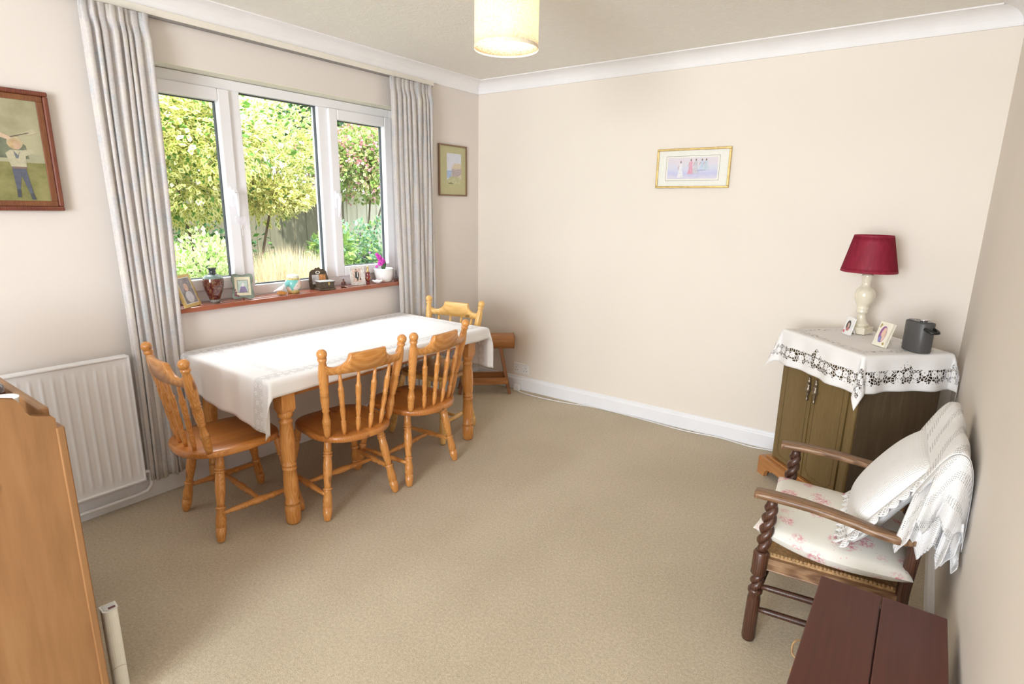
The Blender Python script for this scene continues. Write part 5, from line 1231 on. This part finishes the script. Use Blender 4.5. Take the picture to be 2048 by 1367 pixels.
def shrub(name, label, cat, c, r, n, L, w, mats, droop=.2, stems=True, core=None, shell=.55, flowers=None, clip=None, seed=1, upright=0, lobes=9, nst=7):
    """c centre, r radii; leaves point outwards from a lumpy volume"""
    rnd = random.Random(seed); t = thing(name, label, cat, (c[0], c[1], -.2)); off = Vector((c[0], c[1], -.2))
    lob = []
    for k in range(lobes):
        a = rnd.uniform(0, 2*PI); z = rnd.uniform(-.65, .75); q = math.sqrt(1-z*z)*rnd.uniform(.35, .62)
        lob.append((Vector((q*math.cos(a), q*math.sin(a), z*.62)), rnd.uniform(.34, .52)))
    def point():
        lc, lr = rnd.choice(lob); d = Vector((rnd.gauss(0, 1), rnd.gauss(0, 1), rnd.gauss(0, 1))).normalized()
        q = lr*(shell+(1-shell)*rnd.random()**.5); p = lc+d*q
        return Vector((c[0]+p.x*r[0], c[1]+p.y*r[1], c[2]+p.z*r[2])), d
    m = MB()
    for mt, _ in mats: m.mat(mt)
    wts = [q for _, q in mats]; count = 0
    while count < n:
        p, d = point()
        if clip and not clip(p): continue
        if p.z < -.15: continue
        mi = rnd.choices(range(len(mats)), wts)[0]; m.cur = mi
        dd = (d+Vector((rnd.uniform(-.8, .8), rnd.uniform(-.8, .8), rnd.uniform(-.8, .8)-droop+upright))).normalized()
        s_ = rnd.uniform(.7, 1.25); m.leaf(p-off, dd, Vector((rnd.uniform(-1, 1), rnd.uniform(-1, 1), 1)).normalized(), L*s_, w*s_)
        count += 1
    part(m, 'foliage', None, t)
    m = MB()
    for k in range(nst):
        lc, lr = lob[k % len(lob)]; e = Vector((lc.x*r[0], lc.y*r[1], c[2]+.2+lc.z*r[2])); b = Vector((rnd.uniform(-.08, .08), rnd.uniform(-.08, .08), 0))
        mid = (b+e)/2+Vector((rnd.uniform(-.08, .08), rnd.uniform(-.08, .08), 0)); m.tube(smooth([b, mid, e], 4), [.022-.0016*i for i in range(9)], 6)
    part(m, 'stem', plain('bark_'+str(seed), (.12, .085, .055), .9, .3, 40), t)
    if flowers:
        fm, fn_, fs = flowers; m = MB(); m.mat(fm)
        k = 0
        while k < fn_:
            p, d = point()
            if clip and not clip(p): continue
            for j in range(5):
                a = Vector((rnd.uniform(-1, 1), rnd.uniform(-1, 1), rnd.uniform(-1, 1))).normalized(); m.leaf(p-off+d*.03, (d+a).normalized(), Vector((rnd.uniform(-1, 1), 0, 1)), fs, fs*.35)
            k += 1
        part(m, 'flowers', None, t)
    return t
VG1 = leaf_mat('variegated_leaf', (.24, .40, .08), (.84, .80, .34), .24)
VG2 = leaf_mat('cream_edged_leaf', (.26, .38, .10), (.88, .84, .46), .22)
GR1 = leaf_mat('mid_green_leaf', (.10, .26, .05), (.18, .38, .08), .4)
GR2 = leaf_mat('dark_green_leaf', (.03, .12, .04), (.06, .20, .06), .4)
GR3 = leaf_mat('fresh_green_leaf', (.28, .48, .12), (.42, .60, .20), .4)
PALE = leaf_mat('pale_silver_leaf', (.46, .58, .26), (.80, .84, .56), .3)
BLU = leaf_mat('blue_green_leaf', (.16, .34, .22), (.40, .58, .42), .38)
YEL = leaf_mat('golden_leaf', (.48, .50, .05), (.72, .68, .12), .4)
PINKF = plain('pink_blossom', (.88, .46, .56), .6, .25, 30); YELF = plain('yellow_blossom', (.85, .72, .12), .6, .2, 30); PURF = plain('purple_blossom', (.20, .10, .26), .6, .3, 30)
shrub('variegated_shrub', 'large yellow variegated evergreen shrub filling the left of the window view', 'shrub', (-2.25, -1.00, 2.02), (.85, 1.15, 1.0), 13500, .066, .021, [(VG1, 5), (VG2, 4), (GR1, 1.6)], seed=3, lobes=14, nst=3, clip=lambda p: p.z > 1.27+.12*math.sin(p.y*7) and p.x < -.9)
main_shrub = [o for o in bpy.data.objects if o.name == 'variegated_shrub'][0]
shrub('variegated_shrub', 'low branch of yellow edged leaves reaching over the fence in the middle pane', 'shrub', (-2.3, -.42, 1.52), (.42, .52, .22), 1900, .066, .021, [(VG1, 5), (VG2, 4)], seed=13, lobes=7, clip=lambda p: p.y < .02)
_b = [o for o in bpy.data.objects if o.name.startswith('variegated_shrub.')][0]; _d = _b.location-main_shrub.location
for _c in kids(_b):
    if _c.name.startswith('foliage'): _c.name = 'low_branch'; _c.parent = main_shrub; _c.location = _d
    else: bpy.data.objects.remove(_c)
bpy.data.objects.remove(_b)
shrub('laurel_bush', 'glossy dark green laurel bush at the top left of the window view', 'shrub', (-6.4, -.10, 3.02), (.9, 1.15, 1.15), 2600, .20, .048, [(GR2, 3), (GR1, 2)], seed=5)
shrub('pale_shrub', 'pale silvery green shrub at the bottom left of the window view', 'shrub', (-1.50, -1.62, .74), (.42, .50, .62), 5200, .040, .014, [(PALE, 4), (GR3, 1.5)], seed=6, upright=.6, droop=0, lobes=12)
shrub('dark_hedge', 'shaded dark green hedge below the variegated shrub', 'hedge', (-4.1, -1.3, .70), (.7, 2.0, 1.05), 4500, .08, .026, [(GR2, 5), (GR1, 1)], seed=7, lobes=14)
shrub('flowering_shrub', 'pink flowering shrub growing over the top of the fence', 'shrub', (-4.25, 2.20, 2.05), (.70, 1.30, .74), 9500, .085, .026, [(GR3, 5), (VG2, 3), (PALE, 2)], flowers=(PINKF, 1500, .052), seed=8, lobes=14, nst=2, clip=lambda p: p.z > 1.50)
shrub('blue_green_shrub', 'blue green leafy shrub with purple flowers behind the orchid', 'shrub', (-2.9, 1.32, .68), (.55, .80, .80), 5200, .075, .020, [(BLU, 4), (GR3, 2)], flowers=(PURF, 60, .05), seed=9, lobes=13, upright=.3)
shrub('yellow_flowering_shrub', 'leafy green shrub with yellow blooms by the right pane edge', 'shrub', (-2.25, .25, .76), (.36, .34, .55), 2200, .080, .022, [(GR3, 4), (BLU, 1)], flowers=(YELF, 40, .045), seed=10, lobes=9, upright=.3)
shrub('golden_conifer', 'golden yellow conifer beyond the fence at the top right', 'tree', (-6.8, 4.9, 2.9), (.9, .95, 1.3), 3200, .11, .022, [(YEL, 5), (GR3, 1)], seed=11, upright=.4)
shrub('ivy_tree', 'dark ivy covered tree beyond the fence in the middle pane', 'tree', (-6.3, 3.15, 2.75), (.85, .75, 1.05), 2600, .13, .045, [(GR2, 3), (GR1, 3), (BLU, 1.5)], seed=12)
shrub('background_tree', 'pale green tree beyond the fence behind the pink flowers', 'tree', (-10.4, 6.4, 3.1), (1.4, 2.4, 1.9), 4200, .16, .05, [(GR3, 3), (GR1, 3)], seed=14, lobes=12)
shrub('background_tree', 'broad green tree beyond the fence behind the variegated shrub', 'tree', (-9.6, 1.6, 3.1), (1.4, 2.7, 1.9), 4200, .16, .05, [(GR1, 3), (GR2, 3)], seed=15, lobes=12)
# ornamental grass clump
gt = thing('ornamental_grass', 'clump of straw coloured ornamental grass below the middle pane', 'grass clump', (-1.95, -.55, -.2))
rnd = random.Random(21); m = MB(); STR = plain('dry_straw', (.66, .54, .35), .8, .25, 30); m.mat(STR); m.mat(plain('pale_straw', (.76, .68, .50), .8, .1, 30))
for k in range(6500):
    m.cur = k % 2; a = rnd.uniform(0, 2*PI); q = math.sqrt(rnd.random()); bx, by = .30*q*math.cos(a), .50*q*math.sin(a)
    h_ = (1.24-.25*q*q)*rnd.uniform(.86, 1.07); lx, ly = rnd.gauss(0, .07)+bx*.3, rnd.gauss(0, .07)+by*.25
    b = len(m.v); w_ = .0028
    pts = [Vector((bx, by, .35)), Vector((bx+lx*.4, by+ly*.4, .35+(h_-.35)*.6)), Vector((bx+lx, by+ly, h_))]
    sd = Vector((math.cos(a*7), math.sin(a*7), 0))*w_
    m.v += [tuple(pts[0]-sd), tuple(pts[0]+sd), tuple(pts[1]+sd), tuple(pts[1]-sd), tuple(pts[2])]
    m.face((b, b+1, b+2, b+3)); m.face((b+3, b+2, b+4))
part(m, 'blades', None, gt)
m = MB(); m.rev((0, 0, 0), [(0, .2), (.3, .26), (.5, .24), (.62, .05)], 16); part(m, 'crown', plain('straw_base', (.45, .36, .2), .9, .4, 60), gt)
